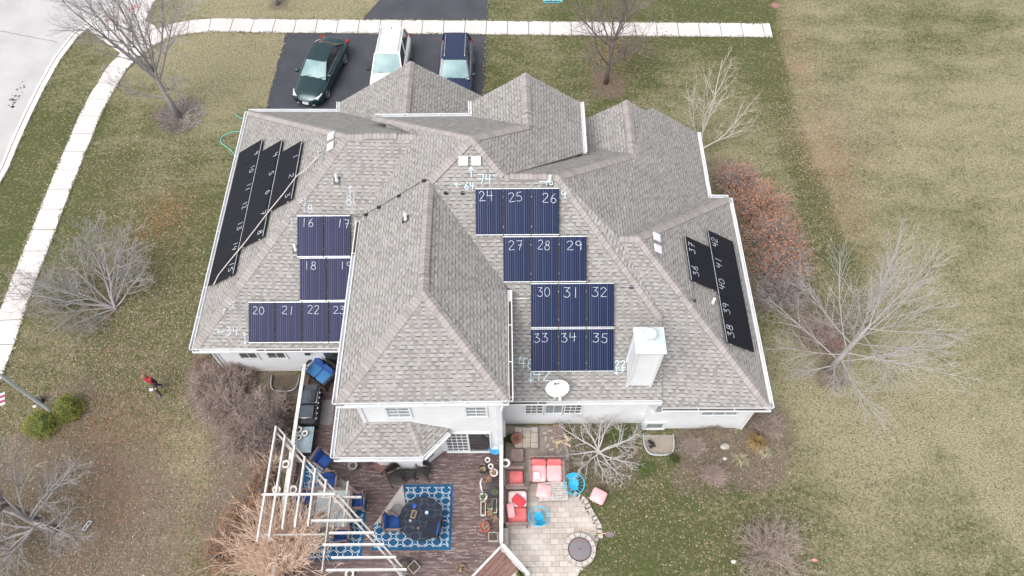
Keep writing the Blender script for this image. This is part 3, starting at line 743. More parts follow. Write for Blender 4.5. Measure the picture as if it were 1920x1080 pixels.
M['capmetal']=pm('chimney_cap_metal',(.50,.60,.61),(.66,.70,.70),1.5,.35,.2)
b.build('chimney_cap',M['capmetal'],ch,world=True)
b=MB(); b.lathe((4.8,11.72,6.25),[(.10,0),(.10,.14),(.21,.15),(.22,.26),(.19,.34),(.08,.40),(0.01,.41)],18); b.build('chimney_flue',M['trim'],ch,world=True,smooth=True)
# slopes as local frames
def frame(p,kind,T):
    c=1/math.sqrt(1+T*T); s=T*c
    u,v={'S':(Vector((1,0,0)),Vector((0,c,s))),'W':(Vector((0,-1,0)),Vector((c,0,s))),'E':(Vector((0,1,0)),Vector((-c,0,s)))}[kind]
    n=u.cross(v); m=Matrix.Identity(4)
    for i in range(3): m[i][0]=u[i]; m[i][1]=v[i]; m[i][2]=n[i]; m[i][3]=p[i]
    return m
class Plane:
    """roof slope: kind, pitch, a point on it"""
    def __init__(s,kind,T,p): 
        s.kind,s.T,s.p=kind,T,Vector(p); c=1/math.sqrt(1+T*T); s.n={'S':Vector((0,-T,1)),'W':Vector((-T,0,1)),'E':Vector((T,0,1))}[kind]*c
    def at(s,px,py,lift=0.0):
        v=ray(px,py); o=Vector((0,0,CAMH)); t=((s.p+s.n*lift)-o).dot(s.n)/v.dot(s.n); return o+v*t
    def fr(s,p): return frame(p,s.kind,s.T)
PW1=Plane('W',(V['R1a'].z-2.9)/(V['R1a'].x-V['A0'].x),V['A0'])
PS1=Plane('S',(V['R1a'].z-2.9)/(V['R1a'].y-V['A1'].y),V['A1'])
PS2=Plane('S',.667,V['S2e']); PE5=Plane('E',(V['R5b'].z-2.8)/(V['SE'].x-V['R5b'].x),V['NE5']-Vector((0,0,.08)))
PW2=Plane('W',.667,V['C1']); PE6=Plane('E',(7.4-5.5)/(V['C2'].x-V['M1'].x),V['C2']); PE4=Plane('E',.663,V['E4ne'])
# ---------------------------------------------------------------- chalk strokes
def arc(cx,cy,rx,ry,a0,a1,n=9): return [(cx+rx*math.cos(R(a0+(a1-a0)*i/n)),cy+ry*math.sin(R(a0+(a1-a0)*i/n))) for i in range(n+1)]
G={'0':[arc(.3,.5,.28,.48,90,450,14)],'1':[[(.3,1),(.3,0)]],'2':[arc(.27,.75,.25,.24,170,-40,8)+[(.05,.08),(.12,.02),(.6,.04)]],
'3':[[(.05,.95),(.5,.97),(.22,.58)]+arc(.25,.3,.3,.29,70,-150,8)],'4':[[(.08,1),(.05,.5),(.6,.52)],[(.48,.95),(.42,0)]],'5':[[(.55,1),(.12,.97),(.1,.6)]+arc(.25,.32,.3,.3,95,-140,8)],
'6':[[(.45,1),(.2,.75),(.06,.35)]+arc(.3,.27,.24,.26,170,-180,10)],'7':[[(.05,.97),(.58,1),(.35,.0)],[(.2,.52),(.6,.55)]],
'8':[arc(.3,.76,.2,.22,-90,90,6)+arc(.3,.76,.2,.22,90,270,6)+arc(.3,.27,.26,.26,90,-90,6)+arc(.3,.27,.26,.26,-90,-270,6)],'9':[arc(.28,.72,.24,.25,10,370,10),[(.52,.75),(.46,.0)]],
'^':[[(.3,.0),(.3,1)],[(.08,.68),(.3,1),(.54,.68)]],'v':[[(.3,1),(.3,0)],[(.08,.32),(.3,0),(.54,.32)]],'<':[[(1.0,.5),(0,.5)],[(.3,.78),(0,.5),(.3,.22)]],'>':[[(0,.5),(1.0,.5)],[(.7,.78),(1.0,.5),(.7,.22)]],'"':[[(.1,1),(.1,.75)],[(.3,1),(.3,.75)]],'-':[[(0,.5),(.6,.5)]],'/':[[(0,0),(.5,1)]],' ':[]}
def strokes(mb,txt,m,x,y,h,w=.026,z=.002,adv=.78):
    """thin chalk lines written in the local plane of m"""
    for ch_ in txt:
        for line in G[ch_]:
            L=[Vector((x+px*h,y+py*h,0)) for px,py in line]
            jit=[p+Vector((rnd.uniform(-.008,.008),rnd.uniform(-.008,.008),0)) for p in L]
            for a,c in zip(jit[:-1],jit[1:]):
                d=(c-a); 
                if d.length<1e-4: continue
                d.normalize(); s_=Vector((-d.y,d.x,0))*w/2; a2=a-d*w*.3; c2=c+d*w*.3
                vs=[a2-s_,c2-s_,c2+s_,a2+s_]; k=z+rnd.uniform(0,.0015)
                mb.idx([m@Vector((p.x,p.y,zz)) for zz in (z-.002,k+.004) for p in vs],[(4,5,6,7),(0,1,5,4),(1,2,6,5),(2,3,7,6),(3,0,4,7)])
        x+=adv*h if ch_ not in '<>' else 1.2*h
    return mb
def roofchalk(pl,px,py,txt,h,parent,mat='chalk2',w=.026):
    p=pl.at(px,py,.012); b=MB(); strokes(b,txt,pl.fr(p),0,0,h,w); b.build('chalk_mark',M[mat],parent,world=True)
# ---------------------------------------------------------------- solar panels
def panel(p,pl,num,cells,label,group,w=1.03,L=1.60,digh=.30,dx=.12,silver=True,lift=.10):
    fr=pl.fr(p+pl.n*lift)
    t=thing('solar_panel',label,'solar panel',group=group,mw=fr)
    b=MB(); T_=.04
    b.face([(.012,.012,T_),(w-.012,.012,T_),(w-.012,L-.012,T_),(.012,L-.012,T_)],[(0,0),(w,0),(w,L),(0,L)]); b.build('cells',M[cells],t)
    b=MB()
    for x0,x1,y0,y1 in ((0,.02,0,L),(w-.02,w,0,L),(.02,w-.02,0,.012),(.02,w-.02,L-.012,L)): b.bb(x0,x1,y0,y1,0,T_+.004)
    b.bb(.01,w-.01,.01,L-.01,.004,.03); b.build('frame',M['pvframe'],t)
    if silver:
        for yy in (((-.004,.020),(L-.020,L+.004)) if silver==1 else ((L-.02,L+.004),)):
            b=MB(); b.bb(.0,w,yy[0],yy[1],T_+.002,T_+.010); b.build('clamp_strip',M['alu'],t)
    for y in (.3,L-.3):
        b=MB(); b.bb(-.01,w+.01,y-.025,y+.025,-.05,-.001)
        for x in (.2,w-.2): b.bb(x-.04,x+.04,y-.05,y+.05,-lift,-.048)
        b.build('mounting_rail',M['alu'],t)
    b=MB(); h=digh; tw=(len(str(num))*.78)*h
    rot_=Matrix.Translation(Vector((dx,L-h-.10-rnd.uniform(0,.06),0)))@Matrix.Rotation(R(rnd.uniform(-7,5)),4,'Z')@Matrix.Diagonal((rnd.uniform(.9,1.12),rnd.uniform(.92,1.06),1,1))
    strokes(b,str(num),rot_,0,0,h,.0165,T_+.003); b.build('chalk_number',M['chalk'],t)
    return t
def row(pl,x0,ytop,nums,cells,labels,group,step=1.05,**kw):
    for i,n in enumerate(nums): pass
# --- south face, right block (24..35): four rows of three
g='blue solar panels on the south slope right of the middle wing'
rows=[((891,353),(24,25,26),441),((943,443),(27,28,29),529),((995,531),(30,31,32),614.5),((995,616),(33,34,35),697)]
Lr=1.66
for (px,py),nums,pb in rows:
    top=PS2.at(px,py,.14); LL_=(top-PS2.at(px,pb,.14)).length
    v=PS2.fr(top)
    for i,n in enumerate(nums):
        p=v@Vector((i*1.035+.005,-LL_,0))-PS2.n*.14
        panel(p,PS2,n,'blue_pv',f'dark blue solar panel chalked {n}, in the block right of the middle wing',g,w=1.002,L=LL_-.012,digh=.36,dx={26:.38,24:.14,25:.2,27:.2,28:.22,29:.28,30:.24,31:.18,32:.2,33:.12,34:.1,35:.22}[n])
# --- south face, left block (16..23)
g='blue solar panels on the south slope left of the middle wing'
for (px,py),nums,pb in (((557,404),(16,17),481.5),((562,483),(18,19),564),((466,566),(20,21,22,23),643)):
    top=PS1.at(px,py,.14); LL_=(top-PS1.at(px,pb,.14)).length; v=PS1.fr(top)
    for i,n in enumerate(nums):
        p=v@Vector((i*1.04+.005,-LL_,0))-PS1.n*.14
        panel(p,PS1,n,'blue_pv2',f'deep blue solar panel chalked {n}, in the block left of the middle wing',g,w=1.006,L=LL_-.012,digh=.32,dx={17:.5,19:.5,22:.2,21:.24}.get(n,.16))
# --- west face (1..15), black
g='black solar panels on the west slope'
for (px,py),nums in (((493,260),range(9,16)),((530,261),range(4,9)),((567,263),range(1,4))):
    top=PW1.at(px,py,.14); v=PW1.fr(top)
    for i,n in enumerate(nums):
        p=v@Vector((i*1.012+.004,-1.60,0))-PW1.n*.14
        panel(p,PW1,n,'black_pv',f'black solar panel chalked {n} on the west slope beside the street lawn',g,w=.992,L=1.585,digh=.28,dx=.62 if n<10 else .35,silver=2)
# --- east face (36..42), black
g='black solar panels on the east slope'
for (px,py),nums in (((1283,441),(36,37)),((1326,430),(38,39,40,41,42))):
    top=PE5.at(px,py,.14); v=PE5.fr(top); k=len(nums)
    for i,n in enumerate(nums):
        p=v@Vector((-(k-i)*1.03+.004,-1.55,0))-PE5.n*.14
        panel(p,PE5,n,'black_pv',f'black solar panel chalked {n} on the east slope',g,w=1.008,L=1.54,digh=.34,dx=.30,silver=2)
# chalk measurements on the shingles
for a in ((PS2,878,332,'^',.36),(PS2,896,345,'74"',.36),(PS2,853,351,'<',.22),(PS2,871,355,'64',.25),(PS2,1012,345,'<',.2),(PS2,1020,347,'46',.24),(PS2,1052,372,'9',.30),(PS2,974,678,'<',.26),(PS2,972,692,'46',.42),(PS2,990,716,'v',.36),(PS2,1000,714,'42',.46),(PS2,1153,690,'22',.28),(PS2,1152,702,'v',.25),(PS2,1160,699,'>',.2)): roofchalk(*a[:5],parent=roof_s)
for a in ((PS1,651,365,'^',.36),(PS1,649,384,'80',.36),(PS1,566,399,'18',.30),(PS1,568,385,'^',.3),(PS1,543,424,'17',.3),(PS1,662,420,'19',.25),(PS1,408,628,'<',.26),(PS1,424,629,'34',.34),(PS1,456,645,'v',.26),(PS1,455,634,'7',.2)): roofchalk(*a,parent=roof_l,mat='chalk')
for a in ((PW1,562,362,'18',.4),(PW1,538,393,'24',.34),(PW1,511,425,'13',.34),(PW1,432,565,'35',.3),(PW1,417,580,'<',.3),(PW1,598,285,'50',.3)): roofchalk(*a,parent=roof_l,mat='chalk')
# square attic vents, plumbing pipes
def boxvent(pl,px,py,parent):
    m=pl.fr(pl.at(px,py,.0)); b=MB()
    for z0,z1,k in ((0,.05,.13),(.05,.10,.17),(.10,.12,.15)): 
        vs=[m@Vector(p) for p in ((-k,-k,z0),(k,-k,z0),(k,k,z0),(-k,k,z0),(-k,-k,z1),(k,-k,z1),(k,k,z1),(-k,k,z1))]
        b.idx(vs,[(3,2,1,0),(4,5,6,7),(0,1,5,4),(1,2,6,5),(2,3,7,6),(3,0,4,7)])
    b.build('attic_vent',M['trim'],parent,world=True)
for a in ((PS2,869,302),(PS2,893,302)): boxvent(*a,parent=roof_s)
for a in ((PW1,623,257),(PW1,622,276)): boxvent(*a,parent=roof_l)
for a in ((PE5,1229,446),(PE5,1231,468)): boxvent(*a,parent=roof_r)
def pipe(pl,px,py,parent,r=.055,h=.38):
    p=pl.at(px,py); b=MB(); b.lathe((p.x,p.y,p.z-.05),[(r*1.7,0),(r*1.3,.1),(r,.14),(r,h),(r*.8,h+.01)],12); o=b.build('vent_pipe',M['trim'],parent,world=True,smooth=True)
    m=pl.fr(p+pl.n*.006); b=MB(); vs=[m@Vector(q) for q in ((-.14,-.18,0),(.14,-.18,0),(.14,.14,0),(-.14,.14,0))]; b.face(vs); b.build('pipe_flashing',M['black'],o,world=True)
for a in ((PS1,555,468,roof_l),(PW2,761,411,roof_m),(PS2,1031,340,roof_s),(PE5,1336,568,roof_r),(PS1,632,338,roof_l)): pipe(*a)
# conduits over the roof
def conduit(pts,parent,mat='alu',r=.018,blocks=(),name='conduit'):
    b=MB(); b.tube(pts,r,6); o=b.build(name,M[mat],parent,world=True,smooth=True)
    if blocks:
        b=MB()
        for p in blocks: b.box((p.x,p.y,p.z-.02),(.14,.10,.07))
        b.build('support_block',M['black'],o,world=True)
pts=[PS1.at(655,404,.08),PW2.at(676,406,.09),PW2.at(712,387,.09),PW2.at(745,367,.09),PW2.at(798,336,.1)]
conduit(pts,roof_m,'iron',.011,blocks=[PW2.at(x,y,.05) for x,y in ((686,402),(710,388),(748,367),(795,338))])
conduit([PW2.at(798,336,.12),V['M0']+Vector((0,0,.16)),PS2.at(830,352,.08),PS2.at(838,360,.07),PS2.at(892,361,.07)],roof_s,'galv',.013,blocks=[PS2.at(836,361,.04),PS2.at(867,361,.04)])
conduit([PS2.at(1154,537,.06),PS2.at(1200,538,.06),PS2.at(1222,545,.12),PS2.at(1238,553,.12)],roof_s,'galv',.012,blocks=[PS2.at(1184,538,.04)])
conduit([PS2.at(1238,553,.12),PS2.at(1250,556,.06),PS2.at(1285,556,.08),PE5.at(1300,565,.06),PE5.at(1302,560,.05),PE5.at(1299,530,.05)],roof_r,'galv',.012,blocks=[PE5.at(1301,563,.03)])
conduit([PS2.at(957,560,.05),PS2.at(994,560,.05)],roof_s,'trim',.022)
# white rope laid over the west panels
rp_=[PW1.at(*q,.22) for q in ((585,305),(572,318),(556,330),(530,365),(505,395),(480,428),(455,460),(430,490),(410,515),(400,535))]
b=MB(); b.tube(rp_,.022,6)
b.tube([PW1.at(*q,.08) for q in ((585,305),(592,296),(598,290),(596,284),(604,283),(609,275))],.02,5); b.tube([PW1.at(*q,.08) for q in ((585,305),(590,301),(600,292),(606,288))],.018,5)
tag(b.build('rope',pm('rope_offwhite',(.55,.50,.44),None,20,.9),smooth=True),'off-white rope strung diagonally across the black west panels','rope')
# satellite dish
p=PS2.at(1040,748,.05); t=thing('satellite_dish','white oval satellite dish above the patio gutter','satellite dish',(p.x,p.y,p.z))
c=Vector(U(1045,728,3.75)); nrm=(Vector((.05,-.42,.78))).normalized(); q=nrm.to_track_quat('Z','Y').to_matrix().to_4x4()
b=MB(); b.lathe(c-nrm*.05,[(.02,0.0),(.25,.018),(.36,.045),(.43,.075),(.44,.09),(.42,.085),(.35,.055),(.2,.028),(.02,.012)],28,m=q@Matrix.Diagonal((1,.72,1,1)))
M['dish']=pm('dish_enamel',(.68,.76,.76),(.60,.68,.69),2,.4); d_=b.build('reflector',M['dish'],t,world=True,smooth=True)
fr_=Matrix.Translation(c+nrm*.028)@q
yv=(q@Vector((0,1,0,0)))
b=MB(); 
fx=(q@Vector((1,0,0,0))).to_3d(); fy=(q@Vector((0,1,0,0))).to_3d()
if fy.y<0: fx,fy=-fx,-fy
cc=c+nrm*.022+fy*.17
b.face([cc+fx*a+fy*e for a,e in ((-.10,-.03),(-.01,-.04),(-.01,.0),(-.03,.035),(-.10,.035))]); b.face([cc+fx*a+fy*e for a,e in ((.015,.02),(.015,-.035),(.09,-.035),(.10,-.01),(.06,.02))])
b.build('printed_emblem',M['black'],d_,world=True)
b=MB(); b.tube([p,c-nrm*.06],.03,8); b.tube([c-nrm*.04-fy*.25,c+nrm*.42-fy*.35],.016,6); b.build('mast',M['trim'],t,world=True)
b=MB(); b.box(c+nrm*.44-fy*.35,(.09,.09,.12)); b.build('receiver',M['trim'],t,world=True)
# dish cable
conduit([p+Vector((-.1,0,.02)),p+Vector((-.5,.35,.25)),p+Vector((-.75,.4,.28))],roof_s,'iron',.008)
# ================================================================= vehicles
def loft(mb,secs,close_ends=True):
    """secs: list of rings (same count) -> skinned surface"""
    n=len(secs[0]); base=len(mb.v)
    for s in secs: mb.v += [Vector(p) for p in s]
    for i in range(len(secs)-1):
        for k in range(n):
            mb.f.append((base+i*n+k,base+i*n+(k+1)%n,base+(i+1)*n+(k+1)%n,base+(i+1)*n+k)); mb.mi.append(mb.cur)
    if close_ends:
        mb.f.append(tuple(base+k for k in range(n))[::-1]); mb.f.append(tuple(base+(len(secs)-1)*n+k for k in range(n))); mb.mi += [mb.cur]*2
    return mb
def interp(tab,x):
    for (a,b) in zip(tab[:-1],tab[1:]):
        if a[0]<=x<=b[0]:
            t=(x-a[0])/(b[0]-a[0]) if b[0]>a[0] else 0; t2=t*t*(3-2*t)*.35+t*.65
            return [p+(q-p)*t2 for p,q in zip(a[1:],b[1:])]
    return list(tab[0][1:] if x<tab[0][0] else tab[-1][1:])
def fixn(o):
    bm=bmesh.new(); bm.from_mesh(o.data); bmesh.ops.recalc_face_normals(bm,faces=bm.faces); bm.to_mesh(o.data); bm.free(); return o
def car(label,cat,px,py,ang,paint,L,Wd,tab,gh,wb,name,rails=None,roofext=None,glassm='carglass',group='cars parked on the driveway',plate=True,chrome=True,wr=.33):
    """tab: x -> halfwidth, shoulder z, top z (deck line).  gh: greenhouse knots (x,z,halfwidth)"""
    g=U(px,py,0); t=thing(name,label,cat,(g.x,g.y,0.014),ang,group)
    # ---- body, front = -Y side of local x -> local +x is the nose
    b=MB(); N=34; secs=[]
    for i in range(N+1):
        x=-L/2+L*i/N; hw,zs,zt=interp(tab,x); lo=.20 if abs(x)<L/2-.25 else .30
        ring=[(x,-hw*.88,lo),(x,-hw*.985,lo+.10),(x,-hw,zs-.22),(x,-hw*.975,zs-.06),(x,-hw*.90,zs+.02),(x,-hw*.6,zt-.012),(x,-hw*.3,zt+.002),(x,0,zt+.008),(x,hw*.3,zt+.002),(x,hw*.6,zt-.012),(x,hw*.90,zs+.02),(x,hw*.975,zs-.06),(x,hw,zs-.22),(x,hw*.985,lo+.10),(x,hw*.88,lo)]
        secs.append(ring)
    loft(b,secs); body=fixn(b.build('body',paint,t,smooth=True)); 
    md=body.modifiers.new('edge','EDGE_SPLIT'); md.split_angle=R(50)
    # ---- greenhouse: x knots rear..front  (xb_r, xt_r, xt_f, xb_f) heights and widths
    xbr,xtr,xtf,xbf,zb_r,zb_f,zr,wb_,wt=gh
    b=MB(); rings=[]
    def gring(x,z,w): return (x,-w,z),(x,w,z)
    P=[Vector(p) for p in ((xbr,-wb_*.93,zb_r-.04),(xbf,-wb_,zb_f-.04),(xbf,wb_,zb_f-.04),(xbr,wb_*.93,zb_r-.04),(xtr,-wt*.95,zr-.03),(xtf,-wt,zr-.03),(xtf,wt,zr-.03),(xtr,wt*.95,zr-.03))]
    b.idx(P,[(3,2,1,0),(4,5,6,7),(0,1,5,4),(1,2,6,5),(2,3,7,6),(3,0,4,7)])
    gl=fixn(b.build('side_glass',M['dglass'],t))
    def inset(q,k,off):
        c=sum(q,Vector())/4; n=(q[1]-q[0]).cross(q[2]-q[0]).normalized(); 
        return [c+(p-c)*k+n*off for p in q]
    def pane(q,nm,mat,k=.93,off=.012):
        n=(q[1]-q[0]).cross(q[2]-q[0]).normalized(); c=sum(q,Vector())/4
        if n.dot(c-Vector((0,0,zb_f)))<0: q=q[::-1]; 
        b=MB(); A=inset(q,k,off); seg=6
        # slightly bowed pane
        n=(A[1]-A[0]).cross(A[2]-A[0]).normalized(); grid=[[A[0].lerp(A[1],i/seg).lerp(A[3].lerp(A[2],i/seg),j/seg)+n*(.05*math.sin(math.pi*i/seg)*math.sin(math.pi*j/seg)) for i in range(seg+1)] for j in range(seg+1)]
        for j in range(seg):
            for i in range(seg): b.face([grid[j][i],grid[j][i+1],grid[j+1][i+1],grid[j+1][i]])
        return b.build(nm,mat,t,smooth=True)
    ws=pane([P[1],P[2],P[6],P[5]],'windscreen',M[glassm]); rw=pane([P[0],P[3],P[7],P[4]],'rear_window',M['dglass'])
    b=MB(); n_=(P[2]-P[1]); 
    for s_ in (-.3,.25): b.bar(P[1].lerp(P[2],.5+s_)+Vector((.0,0,.05)),P[1].lerp(P[2],.5+s_+.26)+Vector((-.12,0,.10)),.02,.012)
    b.build('wiper',M['black'],ws)
    # roof panel, crowned
    b=MB(); nx,ny=10,8; gr=[]
    for i in range(nx+1):
        x=xtr-.04+(xtf+.04-xtr+.04)*i/nx; w_=wt*(.955+.045*i/nx)*1.02; r_=[]
        for j in range(ny+1):
            y=-w_+2*w_*j/ny; e=(2*j/ny-1); f=(2*i/nx-1)
            r_.append(Vector((x,y,zr+.035*(1-e**4)*(1-.35*f**4)-.02)))
        gr.append(r_)
    for i in range(nx):
        for j in range(ny): b.face([gr[i][j],gr[i+1][j],gr[i+1][j+1],gr[i][j+1]])
    for i in range(nx):
        for j in (0,ny): b.face([gr[i][j],gr[i+1][j],gr[i+1][j]-Vector((0,0,.04)),gr[i][j]-Vector((0,0,.04))])
    for j in range(ny):
        for i in (0,nx): b.face([gr[i][j],gr[i][j+1],gr[i][j+1]-Vector((0,0,.04)),gr[i][j]-Vector((0,0,.04))])
    rf=b.build('roof',paint,t,smooth=True); fixn(rf)
    md=rf.modifiers.new('edge','EDGE_SPLIT'); md.split_angle=R(50)
    for s_ in (-1,1):
        for a_,c_,w_ in ((1 if s_<0 else 2,5 if s_<0 else 6,.06),(0 if s_<0 else 3,4 if s_<0 else 7,.12)):
            b=MB(); b.bar(P[a_]+Vector((0,0,.0)),P[c_]+Vector((0,0,.02)),w_,.07); b.build('pillar',paint,t)
        b=MB(); m0=P[0 if s_<0 else 3].lerp(P[1 if s_<0 else 2],.50); m1=P[4 if s_<0 else 7].lerp(P[5 if s_<0 else 6],.45); b.bar(m0,m1,.06,.05); b.build('pillar',paint if roofext else M['black'],t)
        if chrome:
            b=MB(); b.bar((xbr+.15,s_*(wb_*.955+.01),zb_r-.005),(xbf-.2,s_*(wb_+.01),zb_f+.0),.025,.025); b.build('chrome_strip',M['steel'],t)
        if rails:
            b=MB(); y=s_*(wt-.10); z=zr+.03; b.tube([(xtr+.12,y,z),(xtr+.2,y,z+.055),(xtf-.22,y,z+.055),(xtf-.12,y,z)],.02,6); b.build('roof_rail',M[rails],t,smooth=True)
        # mirror
        b=MB(); b.pad((xbf-.22,s_*(wb_+.20),zb_f+.10),(.16,.20,.14)); b.bar((xbf-.22,s_*(wb_),zb_f+.04),(xbf-.22,s_*(wb_+.13),zb_f+.07),.05,.04); b.build('mirror',paint if not roofext else M['black'],t,smooth=True)
        # headlight / tail light
        hw,zs,zt=interp(tab,L/2-.30)
        b=MB(); q=[Vector((L/2-.52,s_*hw*1.0,zs+.035)),Vector((L/2-.12,s_*hw*.86,zs-.005)),Vector((L/2-.09,s_*hw*.58,zs-.01)),Vector((L/2-.34,s_*hw*.74,zs+.045))]
        b.idx([p+Vector((0,0,d_)) for d_ in (-.12,.028) for p in q],[(4,5,6,7),(0,1,5,4),(1,2,6,5),(2,3,7,6),(3,0,4,7)]); fixn(b.build('headlight',M['lamp'],t))
        b=MB(); hw2,zs2,_=interp(tab,-L/2+.2); b.box((-L/2+.10,s_*hw2*.86,zs2-.06),(.22,.22,.16)); b.build('tail_light',M['taillamp'],t)
    # grille, bumper strip, plate
    hw,zs,zt=interp(tab,L/2)
    b=MB(); b.box((L/2-.005,0,zs-.02),(.05,hw*1.25,.11)); b.box((L/2+.005,0,zs-.25),(.06,hw*1.3,.12)); gr_=b.build('grille',M['black'],t)
    if chrome:
        b=MB(); b.box((L/2+.022,0,zs-.025),(.02,hw*1.2,.018)); b.build('chrome_bar',M['steel'],gr_)
        for z in (.045,): b=MB(); b.tube([(L/2-.10,-hw*.80,zs-.0),(L/2+.015,-hw*.45,zs+.035),(L/2+.025,0,zs+.04),(L/2+.015,hw*.45,zs+.035),(L/2-.10,hw*.80,zs-.0)],.014,5); b.build('chrome_bar',M['steel'],gr_)
    for s_ in (-1,1):
        b=MB(); b.tube([(L/2-.20,s_*hw*1.0,zs-.26),(L/2-.02,s_*hw*.82,zs-.28),(L/2+.03,s_*hw*.62,zs-.27)],.03,5); b.build('fog_trim',M['steel'] if chrome else M['black'],t)
    if plate:
        b=MB(); b.box((L/2+.045,0,zs-.17),(.02,.34,.15),m=Matrix.Rotation(R(-12),4,'Y')); b.build('number_plate',M['plate'],t)
    # door lines
    # wheels
    for sx in (-1,1):
        for s_ in (-1,1):
            x=sx*wb/2+.02; hw_=interp(tab,x)[0]; m=Matrix.Rotation(R(90),4,'X')
            b=MB(); b.lathe((x,s_*(hw_-.12),wr),[(wr*.62,-.11),(wr*.95,-.11),(wr,-.07),(wr,.07),(wr*.95,.11),(wr*.62,.11)],24,m=m)
            tw=b.build('wheel',M['tyre'],t,smooth=False)
            b=MB(); yy=s_*(hw_-.12)+s_*.10
            b.ring((x,yy,wr),wr*.62,.025,22,5,m=m)
            for k in range(5):
                a=k*2*math.pi/5+.3; 
                for da in (-.13,.13): b.bar((x,yy,wr),(x+wr*.60*math.cos(a+da),yy,wr+wr*.60*math.sin(a+da)),.04,.025,up=(0,1,0))
            b.build('rim',M['steel'],tw)
    b=MB(); b.box((xbr*.2,0,zr+.03),(.01,.01,.01))
    b=MB(); b.tube([(xtr+.15,0,zr+.01),(xtr+.05,0,zr+.06)],[.03,.012],6); b.build('antenna',M['black'],t)
    return t
def paintm(name,c,metal=.5,rough=.22):
    t=NT(name); t.set(Base_Color=t.mix(t.noise(t.coord(),2,2),c,tuple(k*.8 for k in c)),Roughness=rough,Metallic=metal); t.b.inputs['Coat Weight'].default_value=.8; t.b.inputs['Coat Roughness'].default_value=.08; return t.m
M['paint_green']=paintm('dark_green_paint',(.012,.045,.05)); M['paint_white']=paintm('white_paint',(.72,.72,.71),0,.35); M['paint_blue']=paintm('dark_blue_paint',(.014,.026,.075),.3,.3)
M['carglass']=pm('windscreen_sky_tint',(.14,.24,.25),(.24,.36,.365),1.2,.22,.0,spec=.35)  # teal sky reflection is put into the glass base colour
M['lamp']=pm('headlight_lens',(.55,.60,.60),(.7,.72,.72),9,.1); M['taillamp']=pm('tail_light_red',(.35,.02,.02),None,4,.2); M['tyre']=pm('tyre_rubber',(.015,.015,.016),(.03,.03,.03),9,.85); M['plate']=pm('plate_white',(.55,.62,.68),(.5,.55,.6),8,.4)
M['cream']=pm('sunshade_cream',(.60,.52,.40),None,5,.8)
sed=[(-2.30,.70,.72,.86),(-2.2,.80,.80,.98),(-1.75,.87,.86,1.02),(-.6,.89,.86,.98),(.9,.89,.82,.96),(1.3,.88,.77,.90),(1.9,.84,.68,.80),(2.2,.74,.60,.70),(2.30,.60,.55,.62)]
c1=car('dark green sedan, reflected sky coloured into its windscreen, parked slanting on the driveway','car',606,146,R(-90)-R(14),M['paint_green'],4.6,1.78,sed,(-1.75,-1.05,.18,1.02,1.02,.955,1.44,.72,.56),2.7,'sedan')
suv=[(-2.25,.78,.85,1.0),(-2.15,.88,.92,1.06),(-1.6,.92,.95,1.06),(.8,.92,.93,1.06),(1.15,.92,.90,1.02),(1.75,.88,.84,.94),(2.1,.80,.76,.84),(2.25,.66,.68,.74)]
c2=car('white estate SUV, its nose hidden behind the garage gable','car',735,142,R(-90)-R(3),M['paint_white'],4.6,1.84,[(a*1.02,b_,c_,d_) for a,b_,c_,d_ in suv],(-2.12,-1.85,.15,.98,1.06,1.03,1.70,.80,.64),2.7,'suv',rails='galv',roofext=True,chrome=False,wr=.36)
c3=car('dark blue SUV with pale roof rails, parked at the grass side','car',856,152,R(-90)-R(.5),M['paint_blue'],4.5,1.84,suv,(-2.1,-1.85,.12,.95,1.06,1.03,1.66,.80,.63),2.65,'suv',rails='steel',chrome=True,wr=.36)
# ================================================================= person
M['skin']=pm('skin',(.55,.32,.25),(.48,.27,.21),20,.6); M['vest']=pm('red_vest',(.42,.018,.03),(.32,.015,.025),8,.8); M['sleeve']=pm('black_sleeves',(.012,.012,.018),None,8,.85); M['jeans']=pm('dark_trousers',(.025,.032,.042),(.04,.05,.06),12,.9); M['hair']=pm('light_brown_hair',(.28,.17,.11),(.2,.12,.08),20,.8); M['shoe']=pm('grey_shoes',(.16,.17,.18),None,9,.7)
def skin_mesh(name,verts,edges,mat,parent,sub=2,root=0):
    me=bpy.data.meshes.new(name); me.from_pydata([v[:3] for v in verts],edges,[])
    o=bpy.data.objects.new(name,me); COL.objects.link(o); o.parent=parent
    sk=o.modifiers.new('skin','SKIN'); sk.use_smooth_shade=True
    for i,v in enumerate(verts): me.skin_vertices[0].data[i].radius=(v[3],v[4] if len(v)>4 else v[3])
    me.skin_vertices[0].data[root].use_root=True
    ss=o.modifiers.new('sub','SUBSURF'); ss.levels=sub; ss.render_levels=sub
    dg=bpy.context.evaluated_depsgraph_get(); me2=bpy.data.meshes.new_from_object(o.evaluated_get(dg)); o.modifiers.clear(); o.data=me2; me2.name=name
    me2.materials.clear(); me2.materials.append(mat)
    for p in me2.polygons: p.use_smooth=True
    return o
g=U(303,733,0); pr=thing('person','person in a red vest with black sleeves and dark trousers walking over the lawn','person',(g.x,g.y,0),R(-20))
